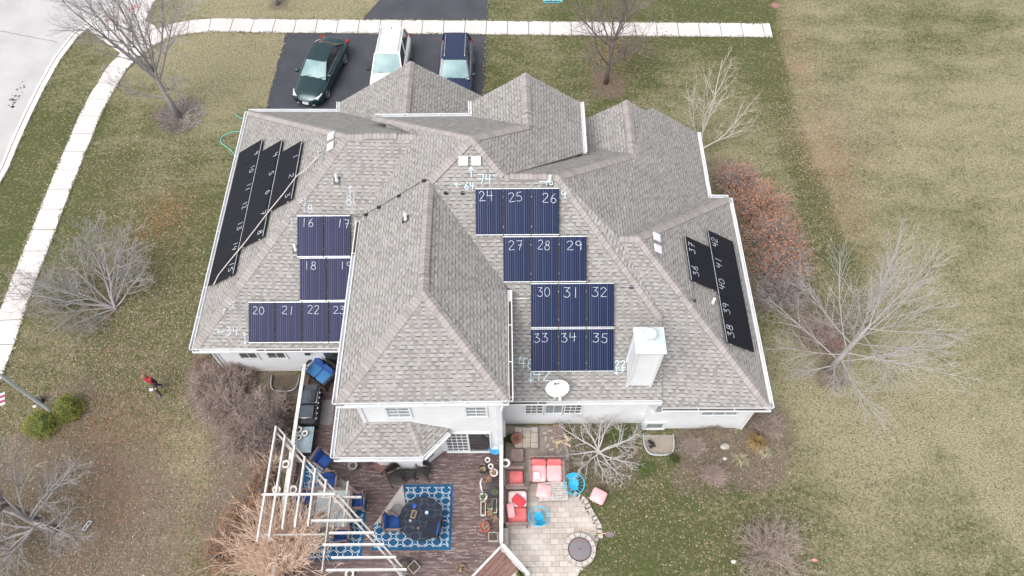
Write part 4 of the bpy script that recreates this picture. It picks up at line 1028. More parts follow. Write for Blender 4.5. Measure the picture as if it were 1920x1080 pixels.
# local: faces -Y, left leg forward
bodyv=[(0,0,.98,.16,.12),(0,-.02,1.18,.16,.12),(0,-.05,1.38,.20,.125),(0,-.055,1.47,.07,.06),(0,-.075,1.55,.055,.055),
 (.21,-.05,1.40,.08),(.29,-.01,1.14,.065),(.24,-.12,.92,.045),(.235,-.15,.87,.03,.02),
 (-.21,-.05,1.40,.08),(-.33,.05,1.16,.065),(-.36,-.02,.93,.045),(-.35,-.05,.88,.03,.02),
 (.09,0,.92,.09),(.10,-.16,.52,.062),(.11,-.18,.14,.045),(.11,-.20,.06,.045),(.11,-.32,.04,.04,.03),
 (-.09,0,.92,.09),(-.11,.02,.52,.07),(-.12,.18,.16,.05),(-.12,.21,.08,.045),(-.12,.10,.035,.04,.03)]
bodye=[(0,1),(1,2),(2,3),(3,4),(2,5),(5,6),(6,7),(7,8),(2,9),(9,10),(10,11),(11,12),(0,13),(13,14),(14,15),(15,16),(16,17),(0,18),(18,19),(19,20),(20,21),(21,22)]
bo=skin_mesh('body',bodyv,bodye,M['skin'],pr)
# clothing as materials on the same continuous skin: the body mesh stays one surface
for mm in ('vest','sleeve','jeans','shoe'): bo.data.materials.append(M[mm])
for p in bo.data.polygons:
    c=p.center; k=0
    if c.z<.09 : k=4
    elif c.z<1.0 and abs(c.x)<.215 : k=3
    elif abs(c.x)<.20 and c.z<1.50: k=1
    elif c.z<1.52 and not (c.z<.905): k=2
    p.material_index=k
# head with face
b=MB(); hc=Vector((0,-.10,1.65)); segs=16; rings=12; base=0
for j in range(rings+1):
    ph=-math.pi/2+math.pi*j/rings
    for i in range(segs):
        th=2*math.pi*i/segs; x=.078*math.cos(ph)*math.cos(th); y=.098*math.cos(ph)*math.sin(th); z=.118*math.sin(ph)
        if z<-.03: x*=.86; y*=.9
        if y<-.085 and abs(x)<.02 and -.03<z<.02: y-=.018
        b.v.append(hc+Vector((x,y,z)))
for j in range(rings):
    for i in range(segs): b.f.append((j*segs+i,j*segs+(i+1)%segs,(j+1)*segs+(i+1)%segs,(j+1)*segs+i)); b.mi.append(0)
b.lathe(hc+Vector((.08,.005,-.01)),[(.001,-.02),(.012,-.01),(.012,.02),(.001,.03)],6); b.lathe(hc+Vector((-.08,.005,-.01)),[(.001,-.02),(.012,-.01),(.012,.02),(.001,.03)],6)
b.tube([hc+Vector((0,-.088,.01)),hc+Vector((0,-.112,-.022)),hc+Vector((0,-.095,-.028))],[.008,.014,.006],6)
hd=b.build('head',M['skin'],pr,smooth=True)
for s_ in (-1,1):
    b=MB(); b.lathe(hc+Vector((s_*.03,-.088,.012)),[(.001,-.008),(.011,0),(.001,.008)],8); b.build('eye',M['dglass'],hd)
b=MB(); b.tube([hc+Vector((-.022,-.09,-.052)),hc+Vector((0,-.096,-.055)),hc+Vector((.022,-.09,-.052))],.005,5); b.build('mouth',M['red'],hd)
b=MB()
for j in range(7):
    ph=R(8)+(math.pi/2-R(8))*j/6
    for i in range(18):
        th=2*math.pi*i/18; y=math.sin(th); lo=0 if y<-.4 else -.035
        b.v.append(hc+Vector((.086*math.cos(ph)*math.cos(th),.106*math.cos(ph)*y+.008,.124*math.sin(ph)+(lo if j==0 else 0)+.006)))
for j in range(6):
    for i in range(18): b.f.append((j*18+i,j*18+(i+1)%18,(j+1)*18+(i+1)%18,(j+1)*18+i)); b.mi.append(0)
b.build('hair',M['hair'],pr,smooth=True)
def hand(root,dir_,side,parent):
    """palm, four bent fingers and a thumb, in a relaxed curl"""
    root=Vector(root); d=Vector(dir_).normalized(); s_=d.cross(Vector((0,-1,0))).normalized()*side; n=d.cross(s_)
    V_=[(*root,.022,.014),(*(root+d*.05),.030,.012),(*(root+d*.085),.030,.011)]; E_=[(0,1),(1,2)]
    for k,(o_,l) in enumerate(((-.028,.062),(-.009,.072),(.010,.068),(.028,.054))):
        i=len(V_); a=root+d*.088+s_*o_; V_+= [(*a,.0085),(*(a+d*l*.5+n*.006),.008),(*(a+d*l*.85+n*.028),.007)]; E_+=[(2,i),(i,i+1),(i+1,i+2)]
    i=len(V_); a=root+d*.03-s_*.03; V_+=[(*a,.010),(*(a+d*.03-s_*.022),.009),(*(a+d*.058-s_*.026+n*.01),.008)]; E_+=[(1,i),(i,i+1),(i+1,i+2)]
    return skin_mesh('hand',V_,E_,M['skin'],parent,1)
hand((.235,-.15,.865),(-.3,-.5,-.5),1,pr); hand((-.35,-.055,.87),(-.05,-.15,-1),-1,pr)
b=MB(); b.box((.10,-.30,.86),(.26,.18,.012),m=Matrix.Rotation(R(25),4,'X')@Matrix.Rotation(R(20),4,'Z')); 
g2=pr.matrix_basis@Vector((0.1,-.30,.86))
pp=thing('paper_sheet','white folded paper held by the person in the red vest','paper',(g2.x,g2.y,g2.z),R(-2)); b=MB(); b.box((0,0,0),(.15,.11,.012),m=Matrix.Rotation(R(20),4,'X')); b.build('page',M['chalk'],pp); b=MB(); b.box((.05,.02,.012),(.05,.08,.012),m=Matrix.Rotation(R(20),4,'X')@Matrix.Rotation(.4,4,'Z')); b.build('folded_flap',M['chalk'],pp)
# ================================================================= flagpole
g=U(104,777,0); t=thing('flagpole','pale grey-green flagpole leaning out of frame above the green shrubs','flagpole',(g.x,g.y,0))
b=MB(); b.lathe((0,0,0),[(.11,0),(.11,.05),(.065,.12),(.06,3),(.045,8.2)],14); b.build('pole',M['pole'],t,smooth=True)
b=MB(); b.lathe((0,0,8.2),[(.01,0),(.07,.04),(.09,.1),(.06,.16),(.01,.19)],12); b.build('finial',M['steel'],t,smooth=True)
fl=thing('flag','red and white striped flag just inside the left edge','flag',(g.x-.35,g.y+.05,4.0))
M['fred']=pm('flag_red',(.42,.05,.12),None,6,.8); M['fwhite']=pm('flag_white',(.75,.72,.74),None,6,.8)
P0=U(-1,735,3.6); 
for mat_,z0 in (('fwhite',0),('fred',.10),('fwhite',.20),('fred',.30),('fwhite',.4)):
    b=MB(); n=10
    for i in range(n):
        f0,f1=i/n,(i+1)/n
        def pt(f,z): return Vector((P0.x-.75+f*1.0,P0.y-.10+.10*math.sin(f*7)-z*.75*1.0,3.7-z*.5-.05*math.cos(f*5)))
        b.face([pt(f0,z0),pt(f1,z0),pt(f1,z0+.10),pt(f0,z0+.10)])
    b.build('stripe',M[mat_],fl,world=True)
# ================================================================= small things on the lawn
pts=[U(x,y,.03) for x,y in ((441,214),(448,220),(459,223),(470,224))]
b=MB(); b.tube(pts,.022,6); tag(b.build('garden_hose',M['hose'],smooth=True),'short green hose end curling past the house corner','hose')
hp=[(462,246),(440,247),(425,251),(415,259),(415,268),(424,275),(435,284),(441,296),(443,312),(446,330)]
b=MB(); cur=[U(x,y,.03) for x,y in hp]; fine=[]
for i in range(len(cur)-1):
    for k in range(4):
        t_=k/4; p0,p1,p2,p3=cur[max(i-1,0)],cur[i],cur[i+1],cur[min(i+2,len(cur)-1)]
        fine.append(.5*((2*p1)+(p2-p0)*t_+(2*p0-5*p1+4*p2-p3)*t_*t_+(3*p1-p0-3*p2+p3)*t_**3))
b.tube(fine,.022,6); tag(b.build('garden_hose',M['hose'],smooth=True),'long green hose looping on the lawn beside the west gutter','hose')
# utility cover, pegboard toy, stones
g=U(1453,11,0); b=MB(); b.lathe((g.x,g.y,.0),[(.24,0),(.24,.05),(.2,.055),(.19,.045)],16); tag(b.build('utility_cover',pm('utility_cover_red',(.30,.14,.12),(.22,.12,.1),12,.8)),'round reddish utility cover at the edge of the mown field','utility cover')
g=U(1035,3,0); t=thing('water_toy','turquoise and yellow toy frame with a hooked pipe, on the grass by the top edge','toy',(g.x,g.y,0))
b=MB(); b.tube([(-.55,-.03,.12),(.35,-.03,.12),(.55,-.06,.12),(.60,-.16,.12),(.5,-.2,.12)],.035,7); b.build('hooked_pipe',pm('toy_cyan',(.25,.62,.62),None,4,.5),t,smooth=True)
for i in range(4):
    b=MB(); b.box((-.42+.25*i,.05,.08),(.14,.14,.12)); b.build('block',M['turq'] if i%2 else pm('toy_yellow',(.62,.66,.22),None,4,.5),t)
for k in (-1,1):
    b=MB(); b.tube([(-.5,.1*k,.02),(.45,.1*k,.02)],.03,6); b.build('runner',M['turq'],t)
def rock(px,py,r,label,mat='stone',z=0,cat='rock',name='rock'):
    g=U(px,py,z); b=MB(); seed=rnd.random()*50; n=10
    for j in range(7):
        ph=-.5+ (math.pi/2+.5)*j/6
        for i in range(n):
            th=2*math.pi*i/n; k=1+.35*noise.noise(Vector((math.cos(th)*1.3+seed,math.sin(th)*1.3,j*.4)))
            b.v.append(Vector((g.x+r*k*math.cos(ph)*math.cos(th),g.y+r*.7*k*math.cos(ph)*math.sin(th),z+max(0,r*.6*k*math.sin(ph)))))
    for j in range(6):
        for i in range(n): b.f.append((j*n+i,j*n+(i+1)%n,(j+1)*n+(i+1)%n,(j+1)*n+i)); b.mi.append(0)
    b.f.append(tuple(6*n+i for i in range(n))); b.mi.append(0)
    return tag(b.build(name,M[mat]),label,cat)
rock(1358,837,.19,'larger pale rock in the planting bed under the right wing','stone'); rock(1359,860,.10,'small pale rock in the bed, below the larger one','stone')
M['snow']=pm('chalky_stone',(.62,.60,.56),(.45,.42,.38),8,.9)
for x,y,r,l in ((293,738-1+300,.0,''),): pass
rock(66,762,.10,'pale stone beside the two green shrubs','snow'); rock(1376,1053,.11,'pale stone among the twigs of the lower right shrub','snow')
g=U(163,986,0); b=MB(); 
for a,c,w_ in (((-.10,-.16),(.06,.16),.03),((.02,-.18),(.18,.14),.03),((-.10,-.16),(.02,-.18),.03),((.06,.16),(.18,.14),.03),((-.02,0),(.10,-.02),.03)): b.bar((g.x+a[0],g.y+a[1],.08),(g.x+c[0],g.y+c[1],.08),w_,.02)
tag(b.build('wire_frame_holder',M['chalk']),'small white wire frame lying in the mulch at lower left','wire frame')
for px,py,c,l in ((1452,782,'turqp','bright pink ball at the east corner of the planting bed'),(1528,1050,'redp','crumpled red wrapper on the lawn right of the bare lower shrub')):
    M['turqp']=M.get('turqp') or pm('pink_plastic',(.72,.06,.36),None,4,.5); M['redp']=M.get('redp') or pm('red_foil',(.50,.04,.07),(.8,.5,.5),12,.4)
    rock(px,py,.10,l,c,name='ball' if c=='turqp' else 'wrapper',cat='ball' if c=='turqp' else 'litter')
# window wells
def well(px0,px1,py,ylen,label,z=.12,rim='galv'):
    a=U(px0,py,z); c=U(px1,py,z); t=thing('window_well',label,'window well',((a.x+c.x)/2,a.y,0)); w_=c.x-a.x; r=w_/2; pts=[]
    for i in range(21):
        th=math.pi*i/20; ex=.55; X=math.copysign(abs(math.cos(th))**ex,math.cos(th))*r; Y=-(abs(math.sin(th))**ex)*ylen; pts.append((X,Y))
    b=MB(); 
    for (x0,y0),(x1,y1) in zip(pts[:-1],pts[1:]):
        b.bar((x0,y0,-.2),(x1,y1,-.2),.03,.66)
    b.build('steel_wall',M[rim],t); b=MB(); b.tube([(x,y,z+.02) for x,y in pts],.03,6); b.build('rim',M['galv'] if z>.1 else M['trim'],t,smooth=True)
    b=MB(); b.face([(x*.96,y*.96,.016) for x,y in pts]); b.build('floor',M['soil'] if z>.1 else M['sand'],t); return t
M['sand']=pm('gravel_floor',(.30,.26,.22),(.2,.17,.14),20,.95)
well(510,562,702,.78,'rounded steel window well among the brown bushes, left of the deck')
tw=well(1206,1262,815,.85,'rounded white window well below the basement window',.05,'galv')
g=U(1222,833,.03); b=MB(); 
for i in range(9): b.box((g.x+rnd.uniform(-.14,.14),g.y+rnd.uniform(-.12,.12),.06+rnd.uniform(0,.1)),(.13,.10,.05),m=Euler((rnd.random()*2,rnd.random()*2,rnd.random()*3)).to_matrix().to_4x4())
tag(b.build('rubble_heap',M['black']),'small heap of black scraps in the white window well','scraps')
# ================================================================= deck
DZ=.40
dk=thing('deck','weathered reddish-brown timber deck behind the house','deck',(-4.4,8,0))
dp=[(-8.42,13.40),(-8.42,3.6),(-2.75,3.6),(-.36,6.02),(-.36,WY-.02),(-2.6,WY-.02),(-3.4,9.0),(-5.0,9.0),(-5.88,WY-.02),(-5.88,WY+.0),(-5.22,WY+.0),(-5.22,13.40)]
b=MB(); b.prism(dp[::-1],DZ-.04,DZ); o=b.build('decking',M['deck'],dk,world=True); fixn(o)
b=MB(); 
for a,c in (((-8.42,13.4),(-8.42,3.6)),((-8.42,3.6),(-2.75,3.6)),((-2.75,3.6),(-.36,6.02)),((-.36,6.02),(-.36,WY))): b.bar((a[0],a[1],DZ-.17),(c[0],c[1],DZ-.17),.04,.25)
b.build('rim_joist',M['brownwood'],dk,world=True)
b=MB(); b.bar((-2.80,3.62,DZ+.012),(-.38,6.05,DZ+.012),.07,.02); b.build('edge_trim',M['whitewood'],dk,world=True)
def railing(label,p,q,parent=None,h=.92,topm='whitewood',balm='oldwood',tw=.14,n_post=None,z0=DZ,z1=None,bal=True):
    p=Vector(p); q=Vector(q); z1=z0 if z1 is None else z1; p.z=z0; q.z=z1
    t=thing('deck_railing',label,'railing',(p.x,p.y,z0)); L=(q-p).length; Z=Vector((0,0,1))
    b=MB(); b.bar(p+Z*h,q+Z*h,tw,.04); b.build('top_rail',M[topm],t,world=True)
    b=MB(); b.bar(p+Z*(h-.09),q+Z*(h-.09),.04,.09); b.build('upper_rail',M[balm],t,world=True)
    b=MB(); b.bar(p+Z*.1,q+Z*.1,.04,.08); b.build('lower_rail',M[balm],t,world=True)
    k=n_post or max(2,int(L/1.7)+1)
    for i in range(k):
        b=MB(); c=p.lerp(q,i/(k-1)); b.bb(c.x-.045,c.x+.045,c.y-.045,c.y+.045,c.z-.3,c.z+h-.021); b.build('post',M[topm],t,world=True)
    if bal:
        n=int(L/.13)
        for i in range(1,n):
            c=p.lerp(q,i/n); b=MB(); b.bb(c.x-.016,c.x+.016,c.y-.016,c.y+.016,c.z+.13,c.z+h-.13); b.build('baluster',M[balm],t,world=True)
    return t
railing('long white-capped railing along the west edge of the deck, brown balusters',(-8.36,13.1,0),(-8.36,4.0,0))
railing('white-topped railing between the deck and the patio',(-.34,9.62,0),(-.34,6.0,0),balm='whitewood')
railing('short sloping white rail beside the deck stairs',(-.30,5.92,0),(.62,5.0,0),z1=-.05,balm='whitewood',n_post=2)
# stairs
st=thing('deck_stairs','reddish-brown steps leading off the corner of the deck','stairs',(-1,4.6,0))
dd=Vector((.707,-.707,0)); al=Vector((-.707,-.707,0)); s0=Vector((-.40,5.98,0))
for k in range(3):
    z=DZ-.12*(k+1)+.0; 
    for j in range(2):
        c0=s0+dd*(.03+.30*k+.15*j+.07); b=MB(); b.bar(c0+Vector((0,0,z)),c0+al*3.2+Vector((0,0,z)),.135,.04); b.build('tread_board',M['brownwood'],st,world=True)
b=MB(); 
for k in range(3): c0=s0+dd*(.01+.30*k); b.bar(c0+al*.04+Vector((0,0,DZ-.12*k-.09)),c0+al*3.2+Vector((0,0,DZ-.12*k-.09)),.02,.10)
b.build('riser',M['whitewood'],st,world=True)
# rugs with turned-up corner
def rug(label,x0,x1,y0,y1,cut,z=DZ+.006,fold=None,ne=None):
    t=thing('rug',label,'rug',((x0+x1)/2,(y0+y1)/2,DZ)); nx,ny=28,28; b=MB(); vs=[]; vals=[]
    poly=[(x0,y0),(x1,y0),(x1,y1),(x0+cut[0],y1),(x0,y1-cut[1])] if not ne else [(x0,y0),(x1,y0),(x1,ne[1]),(ne[0],y1),(x0,y1)]
    b.prism(poly,z-.004,z+.002)
    h=.10; inner=[(x0,y0+h),(x1-h,y0+h),(x1-h,y1-h),(x0+cut[0]+.05,y1-h),(x0+.0,y1-cut[1]-.0)]
    if ne: inner=[(x0+h,y0+h),(x1-h,y0+h),(x1-h,ne[1]+.02),(ne[0]-.02,y1-h),(x0+h,y1-h)]
    top=MB(); top.face([(x,y,z+.003) for x,y in poly],[(x-x1,y-y1) for x,y in poly]); top.face([(x,y,z+.006) for x,y in inner],[(x-x1,y-y1) for x,y in inner])
    o=top.build('weave',M['rug'],t,world=True); at_=o.data.attributes.new('inb','FLOAT','POINT')
    for i in range(len(o.data.vertices)): at_.data[i].value=0.0 if i<len(poly) else 1.0
    b.build('backing',M['rug'],t,world=True)
    if fold:
        b=MB(); P=[Vector((x0+cut[0],y1,z+.02)),Vector((x0,y1-cut[1],z+.02)),Vector((fold[0],fold[1],z+.05))]
        Q=[p+Vector((0,0,.012)) for p in P]; b.idx(P+Q,[(2,1,0),(3,4,5),(0,1,4,3),(1,2,5,4),(2,0,3,5)]); fixn(b.build('turned_corner',M['rugback'],t,world=True))
    return t
t_=MB()
a=U(735,909,DZ); rug('big blue trellis rug with one grey corner folded over, under the round glass table',-5.15,U(850,909,DZ).x,U(846,1031,DZ).y,U(850,908,DZ).y,(1.0,1.55),fold=(U(762,958,DZ).x,U(762,958,DZ).y))
rug('blue trellis rug under the dining table, its near corner folded back',-8.05,U(690,935,DZ).x-.02,5.62,U(600,868,DZ).y,(.001,.001),ne=(U(603,868,DZ).x,U(688,935,DZ).y))
b=MB(); P=[U(603,868,DZ+.03),U(688,935,DZ+.03),U(628,935,DZ+.04)]
tag(fixn(b.idx(P+[p+Vector((0,0,.012)) for p in P],[(2,1,0),(3,4,5),(0,1,4,3),(1,2,5,4),(2,0,3,5)]).build('rug_corner',M['rugback'])),'beige folded rug corner beside the dining table','rug corner')
# pergola over the dining corner
pg=thing('pergola','weathered white slatted pergola set diagonally over the deck corner','pergola',(-7,7,0))
PZ=2.95
def pbar(nm,p,q,w,h,mat='greywood'): 
    b=MB(); b.bar(p,q,w,h); return b.build(nm,M[mat],pg,world=True)
A=U(519,806,PZ); B=U(752,1068,PZ); d=(B-A).normalized(); s_=Vector((d.y,-d.x,0))
for off in (-.075,.075): pbar('diagonal_beam',A+s_*off,B+s_*off,.055,.20)
for k,(px,py) in enumerate(((517,805),(534,822),(552,840),(571,862),(591,884),(611,905))):
    p=U(px,py,PZ+.17); yb=(5.70,5.85,6.1,6.15,6.2,7.2)[k]; pbar('rafter',(p.x,p.y+.10,PZ+.17),(p.x,yb,PZ+.17),.06,.15,'whitewood')
for k,(px,py) in enumerate(((675,976),(697,999),(716,1021),(738,1045),(758,1068))):
    p=U(px,py,PZ+.17); xl=U((584,618,606,622,612)[k],py,PZ+.17).x; pbar('rafter',(p.x+.08,p.y,PZ+.17),(xl,p.y,PZ+.17),.06,.15,'whitewood')
c=U(630,928,PZ+.17); pbar('cross_rafter',(c.x,c.y,PZ+.26),(U(496,928,PZ).x,c.y,PZ+.26),.07,.10,'whitewood')
pbar('support_beam',(-8.6,5.95,PZ),(-6.3,5.95,PZ),.045,.16); pbar('support_beam',(-6.25,7.3,PZ),(-6.25,4.7,PZ),.045,.16)
def post_(x,y,z1=PZ-.1): b=MB(); b.bb(x-.065,x+.065,y-.065,y+.065,DZ,z1); return b.build('post',M['whitewood'],pg,world=True)
post_(-8.22,9.35); post_(-3.85,4.95); post_(-8.22,5.95); px_,py_=-6.10,7.12; post_(px_,py_)
for dx,dy in ((.75,-.75),(-.75,.75),(-.75,-.75),(.0,-.9)): pbar('knee_brace',(px_,py_,PZ-.95),(px_+dx,py_+dy,PZ-.1),.06,.09,'whitewood')
pbar('cross_beam',(px_-.6,py_+.1,PZ-.02),(px_+.9,py_+.1,PZ-.02),.06,.12,'greywood'); pbar('cross_beam',(px_+.35,py_+.7,PZ-.14),(px_+.35,py_-.9,PZ-.14),.06,.10,'greywood')
# ---------------------------------------------------------------- furniture kit
def at(px,py,z=DZ): return U(px,py,z)
def wood_chair(label,p,rz,cush='bluecush',back=True,wood='oldwood',group=None,name='patio_chair',lounge=False,fold=False):
    t=thing(name,label,'chair',(p.x,p.y,p.z),rz,group); w,d,h=.58,.54,.42
    for x in (-w/2,w/2):
        for y in (-d/2,d/2): b=MB(); b.bb(x-.022,x+.022,y-.022,y+.022,0,h if y<0 else .9); b.build('leg',M[wood],t)
        b=MB(); b.bb(x-.035,x+.035,-d/2-.04,d/2+.02,.62,.645); b.build('armrest',M[wood],t)
        b=MB(); b.bb(x-.02,x+.02,-d/2-.02,-d/2+.02,h,.62); b.build('arm_support',M[wood],t)
    b=MB(); 
    for i in range(6): y=-d/2+.03+i*(d-.06)/5; b.bb(-w/2,w/2,y-.032,y+.032,h-.03,h)
    b.bb(-w/2,-w/2+.03,-d/2,d/2,h-.08,h-.03); b.bb(w/2-.03,w/2,-d/2,d/2,h-.08,h-.03)
    b.build('seat',M[wood],t)
    b=MB()
    for i in range(5): z=h+.10+i*.085; b.bar((-w/2+.02,d/2-.02+(z-h)*.22,z),(w/2-.02,d/2-.02+(z-h)*.22,z),.02,.055,up=(0,.2,1))
    b.bar((-w/2,d/2-.02,.9),(w/2,d/2-.02+.1,.9),.03,.06); b.build('backrest',M[wood],t)
    if cush:
        b=MB(); b.pad((0,-.02,h+.04),(w-.06,d-.04,.08)); b.build('seat_cushion',M[cush],t,smooth=True)
        if back: b=MB(); b.pad((0,d/2-.06,h+.28),(w-.08,.09,.42),m=Matrix.Rotation(R(-10),4,'X')); b.build('back_cushion',M[cush],t,smooth=True)
    return t
def sofa(label,cat,p,rz,w,d,n,seats,backs=None,wood='oldwood',h=.36,backh=.68,arms=True,name='patio_sofa',group=None,back=True):
    t=thing(name,label,cat,(p.x,p.y,p.z),rz,group)
    b=MB(); 
    for i in range(int(d/.09)): y=-d/2+.045+i*.09; b.bb(-w/2+.04,w/2-.04,y-.035,y+.035,h-.11,h-.08)
    b.bb(-w/2+.03,w/2-.03,-d/2,-d/2+.03,h-.2,h-.08); b.build('seat_frame',M[wood],t)
    for x in (-w/2+.03,w/2-.03):
        for y in (-d/2+.03,d/2-.03): b=MB(); b.bb(x-.03,x+.03,y-.03,y+.03,0,h+(.22 if arms or y>0 else 0)); b.build('leg',M[wood],t)
        if arms: b=MB(); b.bb(x-.05,x+.05,-d/2-.01,d/2+.0,h+.22,h+.25); b.build('armrest',M[wood],t)
    if back:
        b=MB(); 
        for i in range(5): z=h+.02+i*(backh-h)/4; b.bar((-w/2+.05,d/2-.02+(z-h)*.35,z),(w/2-.05,d/2-.02+(z-h)*.35,z),.02,.065,up=(0,.35,1))
        b.bar((-w/2,d/2+.09,backh+.02),(w/2,d/2+.09,backh+.02),.05,.03); b.build('backrest',M[wood],t)
    sw=(w-.14)/n
    for i in range(n):
        b=MB(); b.pad((-w/2+.07+sw*(i+.5),-.03,h+.0),(sw-.015,d-.10,.15),puff=.03); b.build('seat_cushion',M[seats[i%len(seats)]],t,smooth=True)
    if backs:
        for i in range(n):
            b=MB(); b.pad((-w/2+.07+sw*(i+.5),d/2-.10,h+.22),(sw-.02,.13,.36),m=Matrix.Rotation(R(-14),4,'X')); b.build('back_cushion',M[backs[i%len(backs)]],t,smooth=True)
    return t
# loveseat by the back door
p=at(603,697,DZ); sofa('two-seat glider with faded blue cushions, turned by the back door','sofa',Vector((-8.05+.25,12.95,DZ)),R(-38)+R(0),1.28,.72,2,['ltblue'],['bluecush'],wood='black',h=.44,backh=.92,name='glider_seat')
# barbecue with side smoker
gp=Vector((-7.98,11.42,DZ)); t=thing('barbecue_grill','large black barbecue grill with two lids and steel handles against the west rail','grill',(gp.x,gp.y,gp.z),R(90)*0)
b=MB(); b.bb(-.38,.30,-.80,.80,.25,.78); b.build('cabinet',M['black'],t)
b=MB()
for y0,y1,nm in ((-.05,.52,'a'),):
    n=8
    for i in range(n):
        a0=math.pi*i/n; a1=math.pi*(i+1)/n; x0_,z0_=-.05+.30*math.cos(a0),.80+.22*math.sin(a0); x1_,z1_=-.05+.30*math.cos(a1),.80+.22*math.sin(a1)
        b.face([(x0_,y0,z0_),(x0_,y1,z0_),(x1_,y1,z1_),(x1_,y0,z1_)]); 
    for y in (y0,y1): b.face([(-.05+.30*math.cos(math.pi*i/n),y,.80+.22*math.sin(math.pi*i/n)) for i in range(n+1)])
lid=fixn(b.build('main_lid',M['metalgrey'],t))
b=MB(); b.tube([(.24,0,.90),(.31,.02,.92),(.31,.45,.92),(.24,.47,.90)],.018,6); b.build('handle',M['steel'],lid,smooth=True)
b=MB(); b.box((-.02,-.36,.86),(.52,.50,.13)); sl_=b.build('side_lid',M['metalgrey'],t); b=MB(); b.tube([(-.25,-.60,.93),(-.25,-.64,.94),(.2,-.64,.94),(.2,-.60,.93)],.016,6); b.build('handle',M['steel'],sl_,smooth=True)
b=MB(); b.box((-.02,.68,.82),(.50,.26,.05)); b.build('side_shelf',M['metalgrey'],t)
b=MB(); b.box((.30,0,.74),(.10,1.45,.10)); pn=b.build('control_panel',M['black'],t)
for k in range(6):
    b=MB(); b.lathe((.36,-.6+k*.22,.76),[(.03,0),(.03,.03),(.02,.035)],8); b.build('knob',M['steel'],pn)
for y in (-.7,.7):
    for x in (-.3,.25): b=MB(); b.lathe((x,y,.0),[(.03,0),(.06,.02),(.06,.1),(.03,.25)],8); b.build('caster',M['black'],t)
g=Vector((-7.42,11.38,DZ)); t=thing('grill_mat','grey rounded mat on the boards in front of the barbecue','mat',(g.x,g.y,DZ)); b=MB()
pts=[]
for cx_,cy_,a0 in ((.16,.45,0),(-.16,.45,90),(-.16,-.45,180),(.16,-.45,270)): pts+=[(cx_+.09*math.cos(R(a0+k*22.5)),cy_+.09*math.sin(R(a0+k*22.5))) for k in range(5)]
b.prism(pts,.004,.014); b.build('mat',M['mat'],t)
# deck box with pale lid
c=U(570,826,.85); t=thing('deck_box','dark deck box with a flat pale blue-grey lid, by the west rail','storage box',(c.x,c.y,DZ)); b=MB(); b.bb(-.33,.33,-.48,.48,0,.52); b.build('body',M['dkplastic'],t); b=MB(); b.bb(-.36,.36,-.52,.52,.52,.57); b.bb(-.30,.30,-.46,.46,.57,.585); b.build('lid',M['lidgrey'],t)
BOXTOP=DZ+.585
def pot(px,py,z,r,h,mat,label,group='flower pots on the deck',plant=None,rim=True,name='flower_pot',oval=1):
    g=U(px,py,z+h); t=thing(name,label,'pot',(g.x,g.y,z),0,group); b=MB()
    b.lathe((0,0,0),[(r*.68,0),(r*.80,h*.4),(r*.95,h*.88),(r*1.06,h*.9),(r*1.06,h),(r*.90,h),(r*.86,h*.84),(.01,h*.83)],20); b.build('pot',M[mat],t,smooth=False)
    b=MB(); b.lathe((0,0,h*.80),[(r*.85,0),(r*.5,h*.05),(.01,h*.06)],14); b.build('soil',M['soil'],t)
    if plant:
        b=MB(); R_=random.Random(int(px*7+py))
        for i in range(26):
            a=R_.random()*6.28; e=R_.uniform(.5,1.5); l=R_.uniform(.5,1.2)*r*1.1; p1=Vector((math.cos(a)*l*math.cos(e),math.sin(a)*l*math.cos(e),h*.85+l*math.sin(e)*.9)); b.tube([(0,0,h*.82),(p1*.5+Vector((0,0,h*.4))),p1],[.006,.005,.003],3)
            s_=R_.uniform(.02,.04); b.face([p1+Vector((s_,0,0)),p1+Vector((0,s_,.01)),p1+Vector((-s_,0,.01)),p1+Vector((0,-s_,0))])
        b.build('plant',M[plant],t)
    return t
M['dryplant']=pm('dried_plant',(.34,.26,.16),(.18,.13,.08),12,.9); M['greenplant']=pm('pot_plant_green',(.05,.09,.03),(.09,.12,.05),12,.9)
pot(560,805,BOXTOP,.115,.20,'whitepot','white-rimmed pot on the deck box, the one at its upper corner'); pot(571,812,BOXTOP,.115,.18,'whitepot','white-rimmed pot on the deck box, the one furthest from the rail'); pot(560,820,BOXTOP,.10,.16,'whitepot','smallest white-rimmed pot on the deck box, nearest the pergola')
pot(661,872,DZ,.18,.26,'greypot','grey stone pot standing alone on the boards left of the slatted side table'); 
pot(690,858,DZ,.22,.2,'black','dark bowl tucked under the eave of the bay')
